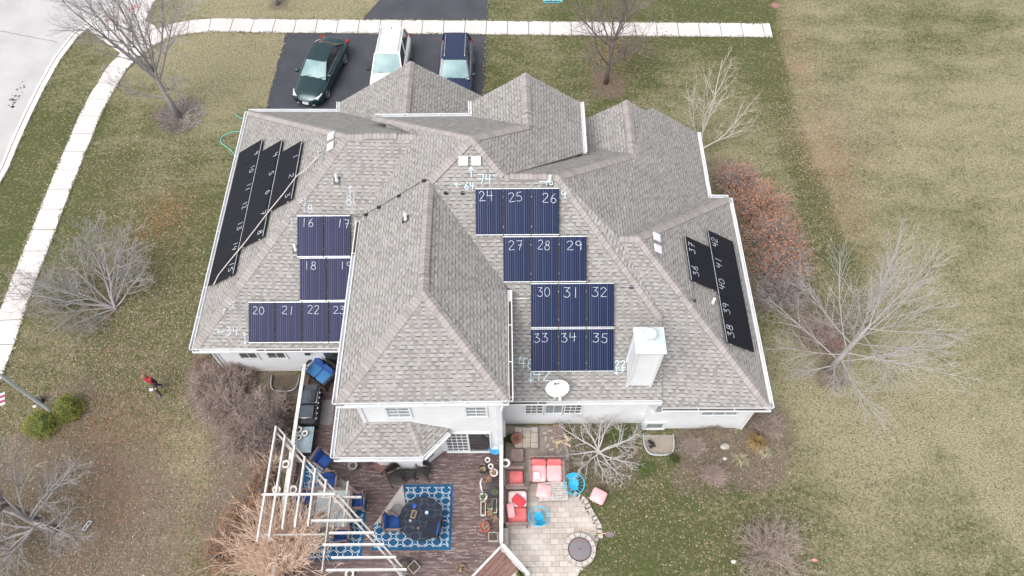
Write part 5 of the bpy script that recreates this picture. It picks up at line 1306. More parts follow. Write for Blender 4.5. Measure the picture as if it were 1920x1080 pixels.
for i,(px,py,z,r,h,m_,pl_,lb) in enumerate(((914,862,DZ+.35,.10,.2,'whitepot',None,'small white pot nearest the sliding door, on the plant shelf'),(920,874,DZ+.35,.10,.2,'whitepot',None,'small white pot just below the one nearest the door'),
 (926,886,DZ+.2,.15,.22,'pale','dryplant','pale pinkish pot with bleached stems beside the rail'),(905,880,DZ,.17,.25,'black','dryplant','dark pot holding dried stems, standing out from the shelf'),
 (916,897,DZ+.2,.13,.2,'terra','dryplant','terracotta pot above the curved pink handle'),(906,931,DZ+.1,.15,.22,'whitepot','greenplant','round white-rimmed pot at the middle of the rail row'),
 (916,940,DZ+.1,.12,.2,'terra',None,'small terracotta pot beside the round white-rimmed one'),(919,950,DZ+.1,.11,.18,'whitepot','greenplant','small white pot wedged between the two trough planters'),
 (918,962,DZ+.1,.12,.2,'terra','dryplant','terracotta pot with dry growth between the troughs, lower down'),(928,922,DZ+.1,.11,.2,'greypot','greenplant','grey pot close to the rail above the troughs'),
 (927,972,DZ+.1,.14,.2,'brownpot','dryplant','brown pot with pale stems below the troughs'),(909,988,DZ,.19,.26,'redpot','dryplant','large red-rimmed pot at the lower end of the rail row'))):
    M['brownpot']=M.get('brownpot') or pm('brown_pot',(.16,.09,.07),(.1,.06,.05),8,.6)
    pot(px,py,z,r,h,m_,lb,plant=pl_)
pot(948,868,.95,.16,.22,'whitepot','white-rimmed pot hung on the patio side of the deck rail')
def trough(px,py,w,l,label,rz=0,plant='dryplant',z=DZ+.1,mat='whitepot'):
    g=U(px,py,z+.16); t=thing('planter_trough',label,'planter',(g.x,g.y,z),rz); b=MB()
    for x in (-w/2,w/2): b.bb(x-.012,x+.012,-l/2,l/2,0,.17)
    for y in (-l/2,l/2): b.bb(-w/2+.012,w/2-.012,y-.012,y+.012,0,.17)
    b.build('box',M[mat],t); b=MB(); b.bb(-w/2+.013,w/2-.013,-l/2+.013,l/2-.013,0,.14); b.build('soil',M['soil'],t)
    b=MB(); R_=random.Random(int(px+py))
    for i in range(24): x,y=R_.uniform(-w/2,w/2)*.8,R_.uniform(-l/2,l/2)*.9; b.tube([(x,y,.13),(x+R_.uniform(-.06,.06),y+R_.uniform(-.06,.06),.13+R_.uniform(.04,.18))],[.008,.004],3)
    b.build('plant',M[plant],t)
trough(906,953,.17,.50,'white trough planter on the deck side of the pot row'); trough(927,948,.17,.52,'white trough planter tight against the rail')
trough(925,1006,.34,.30,'shallow wooden seed tray at the foot of the rail, above the stairs',mat='greywood'); trough(776,1063,.32,.32,'wooden tray of dried plants by the pergola beam end',rz=R(45),mat='greywood')
pot(757,1058,DZ,.2,.22,'black','glossy dark pot behind the tray near the pergola beam end'); pot(864,1066,DZ,.2,.12,'brownpot','low brown bowl of dry plants at the bottom of the deck',plant='dryplant')
# plant shelf: low dark mesh table
g=U(922,915,DZ+.32); t=thing('plant_table','low dark mesh table among the flower pots by the rail','table',(g.x,g.y,DZ)); b=MB()
for i in range(9): b.bb(-.17+.0425*i-.008,-.17+.0425*i+.008,-.75,.62,.30,.315)
for i in range(14): b.bb(-.18,.18,-.75+.105*i-.006,-.75+.105*i+.006,.286,.299)
b.build('mesh_top',M['dkplastic'],t)
for x in (-.16,.16):
    for y in (-.73,.6): b=MB(); b.bb(x-.015,x+.015,y-.015,y+.015,0,.285); b.build('leg',M['black'],t)
g=U(902,906,DZ+.4); b=MB(); b.tube([(g.x+.12,g.y+.22,DZ+.05),(g.x+.02,g.y+.2,DZ+.35),(g.x-.03,g.y,DZ+.4),(g.x+.02,g.y-.22,DZ+.3),(g.x+.10,g.y-.3,DZ+.05)],.028,7); tag(b.build('watering_hoop',M['pale'],smooth=True),'curved pale pink handle arching over the pot row','garden hoop')
g=U(929,838,DZ+.3); t=thing('blue_tub','bright blue round tub in the corner by the sliding door','tub',(g.x,g.y,DZ)); b=MB(); b.lathe((0,0,0),[(.22,0),(.28,.3),(.31,.31),(.31,.33),(.27,.33),(.26,.25),(.01,.24)],18); M['ltub']=pm('tub_blue',(.05,.28,.62),(.12,.40,.72),5,.4); b.build('tub',M['ltub'],t); b=MB(); b.pad((0,0,.32),(.26,.22,.14)); b.build('wrapped_contents',M['chalk2'],t,smooth=True)
# slatted side table, black chairs, low black table
def sidetable(px,py,s,h,rz,label,z=DZ,mat='brownwood',l=None,name='side_table'):
    g=U(px,py,z+h); l=l or s; t=thing(name,label,'table',(g.x,g.y,z),rz); b=MB(); n=max(4,int(s/.085))
    for i in range(n): x=-s/2+s*(i+.5)/n; b.bb(x-s/n*.42,x+s/n*.42,-l/2,l/2,h-.025,h)
    b.bb(-s/2,s/2,-l/2+.05,-l/2+.1,h-.06,h-.027); b.bb(-s/2,s/2,l/2-.1,l/2-.05,h-.06,h-.027); b.build('tabletop',M[mat],t)
    for x in (-s/2+.04,s/2-.04):
        for y in (-l/2+.04,l/2-.04): b=MB(); b.bb(x-.02,x+.02,y-.02,y+.02,0,h-.028); b.build('leg',M[mat],t)
    return t
sidetable(713,872,.46,.45,R(-38),'small square slatted wooden table under the bay eave')
def iron_chair(px,py,rz,label):
    g=U(px,py,DZ+.45); t=thing('mesh_armchair',label,'chair',(g.x,g.y,DZ),rz,'black mesh armchairs by the bay'); w=.27
    b=MB(); pts=[]; 
    for i in range(13): a=math.pi*i/12; pts.append((w*math.cos(a)*1.0,.20+.22*math.sin(a)*.35+.10,.45+.45*math.sin(a)+.03))
    b.tube([(w,-.24,.02)]+[(w,-.22,.42),(w,.2,.44)]+pts[1:-1]+[(-w,.2,.44),(-w,-.22,.42),(-w,-.24,.02)],.016,6); b.build('tube_frame',M['iron'],t,smooth=True)
    b=MB(); b.pad((0,-.02,.43),(.48,.46,.03)); 
    b.build('seat',M['iron'],t,smooth=True)
    b=MB(); P=[Vector((w*math.cos(math.pi*i/12)*.93,.205+.075*math.sin(math.pi*i/12)+.09,.46+.40*math.sin(math.pi*i/12))) for i in range(13)]; c=Vector((0,.27,.5))
    for i in range(12): b.face([c,P[i],P[i+1]]); b.face([c-Vector((0,.01,0)),P[i+1]-Vector((0,.01,0)),P[i]-Vector((0,.01,0))])
    b.build('mesh_back',M['iron'],t)
    for x in (-w,w):
        b=MB(); b.tube([(x,.2,.44),(x,.30,.0)],.016,6); b.build('rear_leg',M['iron'],t)
        b=MB(); b.tube([(x,-.23,.44),(x*1.08,-.25,.64),(x*1.08,.12,.66),(x,.26,.62)],.016,6); b.build('armrest',M['iron'],t,smooth=True)
    return t
iron_chair(742,893,R(25),'black mesh armchair nearer the slatted side table'); iron_chair(792,885,R(-8),'black mesh armchair nearer the sliding door')
g=U(768,888,DZ+.35); t=thing('low_bench','low dark bench between the two black mesh armchairs','bench',(g.x,g.y,DZ)); b=MB(); b.bb(-.33,.33,-.16,.16,.28,.32); b.build('top',M['iron'],t)
for x in (-.28,.28): b=MB(); b.bb(x-.02,x+.02,-.14,.14,0,.28); b.build('leg',M['iron'],t)
# round glass table with things on it
g=U(790,972,DZ+.72); gt=thing('glass_table','round dark glass table standing on the big blue rug','table',(g.x,g.y,DZ)); 
tg=NT('smoked_glass'); tg.set(Base_Color=(.02,.022,.035),Roughness=.05); tg.b.inputs['Alpha'].default_value=.55; M['smoke']=tg.m
b=MB(); b.lathe((0,0,.70),[(.01,0),(.80,0),(.81,.006),(.80,.012),(.01,.012)],40); b.build('glass_top',M['smoke'],gt)
b=MB(); b.ring((0,0,.695),.78,.018,32,6); b.build('rim',M['iron'],gt,smooth=True)
for k in range(4):
    a=R(45+90*k); b=MB(); b.tube([(.70*math.cos(a),.70*math.sin(a),.69),(.45*math.cos(a),.45*math.sin(a),.35),(.60*math.cos(a),.60*math.sin(a),0)],.02,6); b.build('leg',M['iron'],gt,smooth=True)
tz=DZ+.712
g=U(776,965,tz); t=thing('wooden_caddy','small pale wooden box on the round glass table','box',(g.x,g.y,tz),R(-15)); b=MB(); 
for x in (-.08,.08): b.bb(x-.008,x+.008,-.13,.13,0,.09)
for y in (-.13,.13): b.bb(-.072,.072,y-.008,y+.008,0,.09)
b.build('box_sides',M['firewood'],t); b=MB(); b.bb(-.07,.07,-.12,.12,0,.05); b.build('contents',M['soil'],t)
for px,py,m_,lb,r in ((769,976,'chalk','small white jar at the corner of the wooden caddy',.045),(784,990,'terra','small round clay candle pot at the near side of the glass table',.05),(800,961,'chalk2','folded pale blue cloth bundle at the right of the glass table',.06),(777,949,'bluebowl','glossy blue bowl at the far side of the glass table',.075)):
    M['bluebowl']=M.get('bluebowl') or pm('blue_glaze',(.02,.10,.48),None,6,.2)
    g=U(px,py,tz+.05); t=thing({'chalk':'jar','terra':'candle_pot','chalk2':'cloth_bundle','bluebowl':'bowl'}[m_],lb,'tableware',(g.x,g.y,tz)); b=MB(); b.lathe((0,0,0),[(r*.7,0),(r,.03),(r,.06),(r*.8,.065),(r*.6,.04),(.005,.035)],14); b.build('body',M[m_],t)
    if m_=='terra': b=MB(); b.lathe((0,0,.036),[(r*.3,0),(r*.28,.03),(.002,.032)],8); b.build('candle',M['chalk'],t)
def P3(px,py,z=DZ): v=U(px,py,z+.45); v.z=z; return v
wood_chair('wooden armchair with a blue cushion, left of the round glass table',P3(736,980),R(90),group='wooden armchairs with blue cushions')
wood_chair('dark blue chair tucked under the right side of the glass table',P3(812,992),R(-100),group='wooden armchairs with blue cushions',wood='black')
t=thing('folding_chair','light grey wire folding chair standing on the turned-up rug corner','chair',tuple(P3(743,957)),R(150)); b=MB(); b.pad((0,0,.43),(.42,.40,.035)); b.build('seat',M['mat'],t,smooth=True)
for x in (-.21,.21):
    b=MB(); b.tube([(x,-.22,0),(x,.10,.45),(x,.22,.82)],.012,6); b.build('rear_tube',M['greypot'],t,smooth=True); b=MB(); b.tube([(x,.22,0),(x,-.18,.45)],.012,6); b.build('front_tube',M['greypot'],t)
b=MB(); b.pad((0,.20,.72),(.42,.03,.2)); b.build('backrest',M['mat'],t,smooth=True)
# dining table + chairs under the pergola
c=U(622,953,DZ+.72); t=thing('dining_table','large square dining table with a pale glass centre under the pergola','table',(c.x,c.y,DZ)); b=MB(); S=.72; Sy=.78
for x in (-S+.055,S-.055): b.bb(x-.055,x+.055,-Sy,Sy,.68,.72)
for y in (-Sy+.055,Sy-.055): b.bb(-S+.111,S-.111,y-.055,y+.055,.68,.72)
b.build('wood_frame',M['oldwood'],t)
M['tglass']=pm('frosted_table_glass',(.33,.37,.36),(.46,.49,.47),2.5,.12,spec=.8); b=MB(); b.bb(-S+.112,S-.112,-Sy+.112,Sy-.112,.70,.712); b.build('glass_inset',M['tglass'],t)
b=MB(); s1=.46
for x in (-s1,s1): b.bb(x-.03,x+.03,-s1-.05,s1+.05,.713,.722)
for y in (-s1-.05,s1+.05): b.bb(-s1+.031,s1-.031,y-.03,y+.03,.713,.722)
b.build('white_border',M['chalk'],t)
for x in (-S+.08,S-.08):
    for y in (-Sy+.08,Sy-.08): b=MB(); b.bb(x-.04,x+.04,y-.04,y+.04,0,.679); b.build('leg',M['oldwood'],t)
tz2=DZ+.724
g=U(603,968,tz2+.1); t=thing('wicker_basket','tan wicker bowl on the dining table','bowl',(g.x,g.y,tz2)); b=MB(); b.lathe((0,0,0),[(.08,0),(.14,.05),(.17,.10),(.15,.10),(.12,.05),(.01,.03)],16); b.build('bowl',M['firewood'],t)
b=MB(); b.pad((0,0,.08),(.18,.16,.08)); b.build('fruit',M['dryplant'],t,smooth=True)
gq='dining chairs with blue cushions under the pergola'
for px,py,rz,lb in ((571,934,-90+180,'upper left dining chair between the table and the west rail'),(566,963,90,'lower left dining chair between the table and the west rail'),(670,940,-90,'dining chair right of the table, facing the rail'),(590,1003,180,'left of the two dining chairs on the near side, half hidden by pale twigs'),(640,1005,180,'right of the two dining chairs on the near side of the table'),(617,906,0,'dining chair at the far side of the table, beside the rug corner')):
    wood_chair(lb,P3(px,py),R(rz),group=gq)
wood_chair('blue-cushioned wooden chair standing by the deck box, turned away from it',P3(606,864),R(55),group='wooden armchairs with blue cushions')
# rings: three hanging pots on the west rail
for px,py,lb in ((535,870,'hanging pot ring on the west rail, nearest the deck box'),(518,918,'white hoop pot on the west rail beside the cross rafter'),(549,918,'white hoop pot just inside the west rail under the pergola')): pot(px,py,1.25,.15,.18,'whitepot',lb)
pot(655,1076,DZ,.16,.2,'whitepot','white-rimmed pot at the bottom edge below the pergola')
# ================================================================= patio
PZ0=.03
sofa('two-seat wooden garden sofa with coral cushions at the top of the patio','sofa',Vector((1.41,8.86,PZ0)),0,1.36,.82,2,['pink','pink'],['coral'],h=.36)
t=thing('striped_pillow','white striped pillow on the left seat of the top coral sofa','pillow',(1.02,8.68,PZ0+.46),R(6)); b=MB(); b.pad((0,0,.03),(.28,.30,.10)); b.build('pillow',M['fwhite'],t,smooth=True); b=MB(); 
for k in (-.07,0,.07): b.box((0,k,.087),(.2,.02,.006))
b.build('stripe',M['pale'],t)
sofa('coral cushioned patio armchair against the deck rail','armchair',Vector((.19,8.62,PZ0)),R(90),.74,.66,1,['coral'],None,h=.36,backh=.66)
sofa('coral patio loveseat along the deck rail, heaped with loose cushions','sofa',Vector((.23,7.50,PZ0)),R(90),1.40,.82,2,['coral','pale'],None,h=.36,backh=.7)
for nm,lb,px,py,m_,d_,rz,tilt in (('loose_cushion','bright red cushion lying askew on the lower coral loveseat',973,939,'red',(.52,.36,.10),-38,12),('loose_cushion','long pale pink cushion leaning at the lower end of the coral loveseat',958,957,'pink',(.28,.56,.14),8,-10)):
    g=U(px,py,PZ0+.55); t=thing(nm,lb,'cushion',(g.x,g.y,PZ0+.5),R(rz),'loose cushions on the loveseat'); b=MB(); b.pad((0,0,.04),d_,m=Matrix.Rotation(R(tilt),4,'Y')); b.build('cushion',M[m_],t,smooth=True)
sidetable(1037,921,.72,.36,R(3)+R(90),'weathered slatted coffee table in front of the top coral sofa',z=PZ0,mat='greywood',l=1.12,name='coffee_table')
def ottoman(px,py,rz,label,z,mat='pink',legs=True):
    g=U(px,py,z+.35); t=thing('ottoman',label,'ottoman',(g.x,g.y,z),R(rz),'pink patio ottomans'); b=MB(); b.pad((0,0,.34),(.58,.54,.18),puff=.03); b.build('cushion',M[mat],t,smooth=True)
    b=MB(); b.bb(-.24,.24,-.22,.22,.20,.25); b.build('frame',M['oldwood'],t)
    for x in (-.21,.21):
        for y in (-.19,.19): b=MB(); b.bb(x-.025,x+.025,y-.025,y+.025,0,.2); b.build('leg',M['oldwood'],t)
ottoman(1020,921,-12,'pink ottoman pushed against the slatted coffee table',PZ0); ottoman(1122,930,-28,'pink ottoman standing alone on the grass beside the bare shrub',0.0)
def hoopchair(px,py,rz,label):
    g=U(px,py,.55); t=thing('hoop_chair',label,'chair',(g.x,g.y,PZ0),R(rz),'turquoise hoop chairs on the patio'); 
    m=Matrix.Translation(Vector((0,.03,.50)))@Matrix.Rotation(R(16),4,'X'); b=MB(); b.ring((0,0,0),.40,.020,32,6,m=m); 
    b.build('hoop',M['turq'],t,smooth=True)
    b=MB(); nr,na=6,20; g_=[]
    for i in range(nr+1):
        r=.385*i/nr; g_.append([m@Vector((r*math.cos(2*math.pi*k/na),r*math.sin(2*math.pi*k/na),-.20*(1-(i/nr)**2.2))) for k in range(na)])
    for i in range(1,nr+1):
        for k in range(na): 
            if (abs(math.cos(2*math.pi*(k+.5)/na))>.60 and i>3) or (math.sin(2*math.pi*(k+.5)/na)<-.2 and i>4): continue
            b.face([g_[i-1][k],g_[i][k],g_[i][(k+1)%na],g_[i-1][(k+1)%na]] if i>1 else [g_[0][0],g_[1][k],g_[1][(k+1)%na]])
    b.build('woven_seat',M['turq2'],t,smooth=True)
    for k in range(16):
        a=2*math.pi*k/16; b=MB(); 
        b.tube([m@Vector((.40*math.cos(a),.40*math.sin(a),0)),m@Vector((.25*math.cos(a),.25*math.sin(a),-.12)),m@Vector((.06*math.cos(a),.06*math.sin(a),-.19))],.007,4); b.build('woven_rib',M['turq'],t)
    for k in range(4):
        a=R(45+90*k); b=MB(); b.tube([(.10*math.cos(a),.10*math.sin(a),.30),(.34*math.cos(a),.34*math.sin(a),0)],.014,6); b.build('leg',M['turq'],t)
M['turq2']=pm('turquoise_weave',(.015,.30,.55),(.02,.40,.62),14,.6)
hoopchair(1077,908,10,'turquoise hoop chair at the right end of the coffee table'); hoopchair(1010,966,-170,'turquoise hoop chair near the heaped coral loveseat')
# fire pit
c=U(1087,1030,.25); fp=thing('fire_pit','round stone fire pit with a rusty steel lid, at the patio edge','fire pit',(c.x,c.y,0)); 
for k in range(15):
    a=2*math.pi*k/15; b=MB(); r0,r1=.44,.60; n=4; da=2*math.pi/15*.46
    P=[(r1*math.cos(a-da+2*da*i/n),r1*math.sin(a-da+2*da*i/n)) for i in range(n+1)]+[(r0*math.cos(a+da-2*da*i/n),r0*math.sin(a+da-2*da*i/n)) for i in range(n+1)]
    b.prism(P,0,.27+rnd.uniform(-.012,.012)); b.build('kerb_stone',M['stone'],fp)
b=MB(); b.lathe((0,0,.0),[(.43,0),(.43,.24),(.42,.27),(.30,.285),(.08,.30),(.01,.30)],30); ld=b.build('steel_lid',M['ash'],fp)
b=MB(); b.ring((0,0,.275),.42,.014,30,5); b.build('lid_rim',M['black'],ld,smooth=True)
b=MB(); b.tube([(-.05,0,.30),(-.04,0,.34),(.04,0,.34),(.05,0,.30)],.01,5); b.build('handle',M['black'],ld)
# shovel
a=U(1102,997,.05); c=U(1136,1001,.04); t=thing('shovel','long-handled shovel lying from the patio onto the grass above the fire pit','shovel',(a.x,a.y,0)); b=MB(); b.tube([(a.x-.15,a.y+.08,.06),(c.x,c.y,.05)],.02,7); b.build('handle',M['firewood'],t,world=True)
b=MB(); P=[(c.x+x,c.y+y-.02) for x,y in ((-.02,.05),(.08,.11),(.24,.09),(.32,.0),(.24,-.09),(.08,-.11),(-.02,-.05))]; b.prism(P[::-1],.03,.05); fixn(b.build('blade',M['ash'],t,world=True))
# stacked pavers
t=thing('paver_stack','raised square stack of spare tan pavers against the house','paver stack',(.7,10.3,0)); k=0
M['paver']=pm('tan_paver',(.42,.37,.31),(.30,.26,.22),5,.9,bump=.3)
for i in range(3):
    for j in range(4):
        x=.34+.31*i; y=9.98+.21*j; b=MB(); b.bb(x-.148,x+.148,y-.10,y+.10,.03,.28+.03*((i*3+j)%2)+rnd.uniform(0,.02)); b.build('paver',M['paver'],t,world=True)
pot(968,822,.30,.20,.28,'terra','dark terracotta pot standing on the paver stack',group='pots on the patio')
pot(1063,917-2,PZ0,.001+.0,.001,'terra','x') if False else None
for k,(x,y,rz) in enumerate(((1.42,10.55,.1),(1.44,10.3,1.4),(1.62,10.65,0),(1.72,10.35,.3),(1.85,10.55,1.5),(1.5,10.0,.8),(1.66,9.85,.2))):
    b=MB(); b.box((x,y,PZ0+.035),(.20,.10,.07),rz=rz); tag(b.build('loose_brick',M['paver']),'loose tan brick on the patio between the paver stack and the firewood','brick','loose bricks by the firewood')
fw=[(1.95,10.3,.5,.55),(2.05,10.15,.2,.5),(2.2,10.05,-.5,.5),(2.32,10.2,.9,.45),(2.1,10.38,-.2,.55),(2.25,10.3,-.9,.4),(1.9,10.05,1.2,.35)]
for k,(x,y,a_,l) in enumerate(fw):
    b=MB(); z=.09+.09*(k%3); dx,dy=math.cos(a_)*l/2,math.sin(a_)*l/2; b.tube([(x-dx,y-dy,z),(x+dx,y+dy,z+.03)],[.065,.06],3 if k%2 else 4); tag(b.build('split_log',M['firewood']),'pale split log in the small woodpile by the house wall','log','split logs in the woodpile')
sidetable(1047,808,.40,.3,0,'small weathered slatted stool beside the woodpile',z=PZ0,mat='oldwood',l=.55,name='slatted_stool')
sidetable(970,853,.46,.34,0,'dark weathered slatted crate between the paver stack and the coral armchair',z=PZ0,mat='iron2' if 'iron2' in M else 'oldwood',l=.5,name='slatted_crate')
# planter wall along the rail (grey block seat)
for k,(y0,y1) in enumerate(((8.30,9.05),(5.95,6.75))):
    b=MB(); b.bb(-.26,-.10,y0,y1,0,.30); tag(b.build('stone_block',M['stone']),('upper grey stone block between the deck rail and the coral armchair','lower grey stone block between the deck rail and the patio paving')[k],'stone block')
for px,py,r,lb in ((1001,1062-1,.09,'white stone near the foot of the deck stairs'),(1083,1068,.08,'white stone just below the fire pit')): rock(px,py,r,lb,'snow')
# meter box on the wall corner
b=MB(); b.bb(-.36,-.18,10.1,10.5,.9,1.7); tag(b.build('meter_box',M['trim']),'white utility box on the wall beside the rail corner','utility box')
# ================================================================= vegetation
def bark(name,c1,c2): return pm(name,c1,c2,14,.9,bump=.2)
B_=dict(silver=bark('bark_silver',(.29,.27,.265),(.43,.405,.40)),grey=bark('bark_grey',(.20,.185,.185),(.31,.29,.29)),brown=bark('bark_brown',(.12,.095,.09),(.20,.165,.16)),pale=bark('bark_pale',(.38,.35,.33),(.50,.47,.46)),white=bark('bark_birch',(.58,.55,.51),(.38,.35,.32)),
 lilac=bark('bark_lilac',(.22,.205,.20),(.34,.32,.31)),blond=bark('stems_blond',(.80,.62,.50),(.62,.45,.34)),tan=bark('stems_tan',(.32,.25,.20),(.20,.15,.13)),mauve=bark('stems_mauve',(.27,.205,.175),(.42,.345,.305)))
def leafm(name,cols):
    t=NT(name); co=t.coord(); n=t.noise(co,3,3); n2=t.noise(co,22,2); c=t.mix(t.ramp(n,.35,.65),cols[0],cols[1]); c=t.mix(t.ramp(n2,.45,.65),c,cols[2])
    t.set(Base_Color=c,Roughness=.8); t.b.inputs['Specular IOR Level'].default_value=.2; return t.m
LF=dict(rust=leafm('leaves_rust',((.33,.16,.07),(.23,.11,.06),(.42,.25,.13))),brown=leafm('leaves_brown',((.22,.155,.13),(.32,.24,.20),(.14,.10,.085))),red=leafm('leaves_dusty_red',((.42,.17,.085),(.28,.14,.10),(.48,.28,.17))),
 olive=leafm('leaves_olive',((.24,.27,.06),(.34,.31,.09),(.13,.16,.04))),gold=leafm('leaves_gold',((.28,.18,.07),(.22,.14,.06),(.36,.26,.13))),green=leafm('leaves_weeds',((.06,.085,.025),(.10,.12,.035),(.035,.05,.018))),crim=leafm('leaves_crimson',((.32,.07,.06),(.22,.06,.05),(.40,.14,.10))),straw=leafm('leaves_straw',((.33,.30,.20),(.24,.22,.13),(.42,.38,.28))))
def grow(rg,mb,p,d,L,r,lvl,maxl,P,leaves):
    """one limb: a bent tapering tube and its side shoots"""
    n=P['seg'][min(lvl,len(P['seg'])-1)]; pts=[p.copy()]; rs=[r]; q=p.copy(); dd=d.copy()
    up=P['up'][min(lvl,len(P['up'])-1)]; jit=P['jit']
    for i in range(n):
        dd=(dd+Vector((rg.gauss(0,1),rg.gauss(0,1),rg.gauss(0,1)))*jit+Vector((0,0,up))).normalized()
        q=q+dd*L/n; 
        if q.z<.05: q.z=.05; dd.z=abs(dd.z)
        pts.append(q.copy()); rs.append(r*(1-(i+1)/n*(1-P['tip'])))
    mb.tube(pts,rs,6 if lvl==0 else (4 if lvl==1 else 3),cap=(lvl<2))
    if lvl>=maxl:
        if leaves is not None and rg.random()<P.get('leafp',0): leaves.append(q)
        return
    k=P['kids'][min(lvl,len(P['kids'])-1)]
    for j in range(k):
        f=P['from'][min(lvl,len(P['from'])-1)]; t=f+(1-f)*(j+rg.random())/k; x=t*n; i=min(int(x),n-1); b0=pts[i].lerp(pts[i+1],x-i); r0=rs[i]+(rs[i+1]-rs[i])*(x-i)
        ax=(pts[i+1]-pts[i]).normalized(); side=ax.orthogonal().normalized(); side=Matrix.Rotation(rg.random()*6.283 if lvl else (j*2.4+rg.random()),3,ax)@side
        an=R(rg.uniform(*P['ang'][min(lvl,len(P['ang'])-1)])); nd=(ax*math.cos(an)+side*math.sin(an)).normalized()
        ratio=P['ratio'][min(lvl,len(P['ratio'])-1)]
        grow(rg,mb,b0,nd,L*ratio*(1.12-.55*t)*rg.uniform(.8,1.15),max(P['rmin'],min(r0*.75,r*P['rr'])),lvl+1,maxl,P,leaves)
def tree(name,label,cat,px,py,seed,mat,limbs,P,trunk=None,maxl=3,group=None,leafmat=None,leafsize=.05,nm='crown'):
    g=U(px,py,0); t=thing(name,label,cat,(g.x,g.y,0),0,group); rg=random.Random(seed); lv=[]
    top=Vector((0,0,0.02)); 
    if trunk:
        th,tr,lean=trunk; pts=[Vector((0,0,-.05)),Vector((lean[0]*.3,lean[1]*.3,th*.35)),Vector((lean[0]*.65,lean[1]*.65,th*.7)),Vector((lean[0],lean[1],th))]
        b=MB(); b.tube(pts,[tr*1.5,tr,tr*.75,tr*.3],9); b.build('trunk',mat,t,smooth=True)
        tp=pts
    b=MB()
    for (hf,az,el,L,r) in limbs:
        if trunk:
            x=hf*3; i=min(int(x),2); p=tp[i].lerp(tp[i+1],x-i)
        else: p=Vector((rg.uniform(-.08,.08),rg.uniform(-.08,.08),0))
        d=Vector((math.cos(R(az))*math.cos(R(el)),math.sin(R(az))*math.cos(R(el)),math.sin(R(el))))
        grow(rg,b,p,d,L,r,0,maxl,P,lv)
    b.build(nm,mat,t,smooth=False)
    if leafmat and lv:
        b=MB()
        for q in lv: leafquad(b,rg,q,leafsize)
        b.build('leaves',leafmat,t)
    return t
def leafquad(b,rg,q,s):
    a=Vector((rg.gauss(0,1),rg.gauss(0,1),rg.gauss(0,.6))).normalized(); c=a.cross(Vector((rg.gauss(0,1),rg.gauss(0,1),rg.gauss(0,1)))).normalized(); s=s*rg.uniform(.6,1.3)
    b.face([q-a*s,q-c*s*.55,q+a*s,q+c*s*.55])
BASE=dict(seg=[6,5,4,3,2],up=[.05,.04,.03,.02],jit=.09,tip=.25,kids=[9,6,5,3],ang=[(30,60),(30,60),(30,65)],ratio=[.50,.55,.5],rr=.48,rmin=.006,**{'from':[.22,.15,.1]})
def PP(**k): d=dict(BASE); d.update(k); return d
# top-left street tree in a mulch ring
rg0=random.Random(3)
lm=[(.35,200,25,2.6,.045),(.45,340,30,2.4,.04),(.5,120,35,2.8,.045)]+[(rg0.uniform(.55,1),i*40+rg0.uniform(-15,15),rg0.uniform(48,74),rg0.uniform(4.4,5.8),.06) for i in range(9)]
tree('bare_tree','tall grey bare tree in a mulch ring by the curving sidewalk','tree',335,219,11,B_['grey'],lm,PP(jit=.06,up=[.10,.08,.05],kids=[9,7,5,3],ang=[(22,48),(28,55),(30,60)]),trunk=(3.4,.13,(-.15,.1)),maxl=3)
# left low multi-stem tree
lm=[(0,178,14,4.3,.07),(0,170,26,3.6,.05),(0,190,12,3.0,.04),(0,215,20,2.0,.035),(0,110,48,3.6,.06),(0,95,55,3.9,.06),(0,70,48,3.6,.055),(0,45,42,3.0,.05),(0,20,26,2.4,.045),(0,140,42,3.2,.05),(0,250,26,1.7,.03),(0,165,40,3.4,.045)]
tree('ornamental_tree','low spreading silver-grey bare tree, one limb reaching over the sidewalk','tree',216,578,23,B_['lilac'],lm,PP(kids=[11,7,5,3],up=[.03,.03,.02],ang=[(25,50),(30,60),(30,60)],rmin=.005),maxl=3)
# bottom-left tree: pale horizontal limbs, dark upright ones
lm=[(.2+.05*i,az,el,L,.05) for i,(az,el,L) in enumerate(((180,8,3.0),(200,5,3.3),(215,8,3.2),(235,6,2.6),(262,10,2.6),(330,12,2.6),(350,22,2.2),(40,28,2.8),(60,30,2.4),(110,30,2.8),(140,28,3.0),(165,20,3.1)))]
tree('bare_tree','bare tree with radiating pale limbs in the leaf litter at lower left','tree',100,996,31,B_['lilac'],lm,PP(kids=[10,6,4,3],up=[.015,.02,.02],jit=.08,rmin=.005),trunk=(2.6,.12,(-.1,.05)),maxl=3)
lm=[(rg0.uniform(.4,1),100+i*33,rg0.uniform(45,70),rg0.uniform(2.8,3.8),.05) for i in range(7)]
tree('bare_tree','darker upright bare tree behind the pale-limbed one at lower left','tree',78,978,37,B_['brown'],lm,PP(kids=[10,6,5,3],up=[.08,.06,.03],jit=.07,rmin=.005),trunk=(2.4,.08,(-.25,.2)),maxl=3)
# top tree
lm=[(.3,30,35,1.8,.035),(.35,200,30,1.6,.03),(.45,10,32,1.9,.035)]+[(rg0.uniform(.4,1),i*45+rg0.uniform(-15,15),rg0.uniform(45,72),rg0.uniform(3.4,4.6),.05) for i in range(8)]
tree('bare_tree','brown bare tree with few rusty leaves by the top sidewalk','tree',1136,156,41,B_['brown'],lm,PP(kids=[9,6,4,3],up=[.09,.06,.03],jit=.06,ang=[(25,50),(28,55),(30,60)],leafp=.10),trunk=(2.8,.10,(.05,.0)),maxl=3,leafmat=LF['rust'],leafsize=.045)
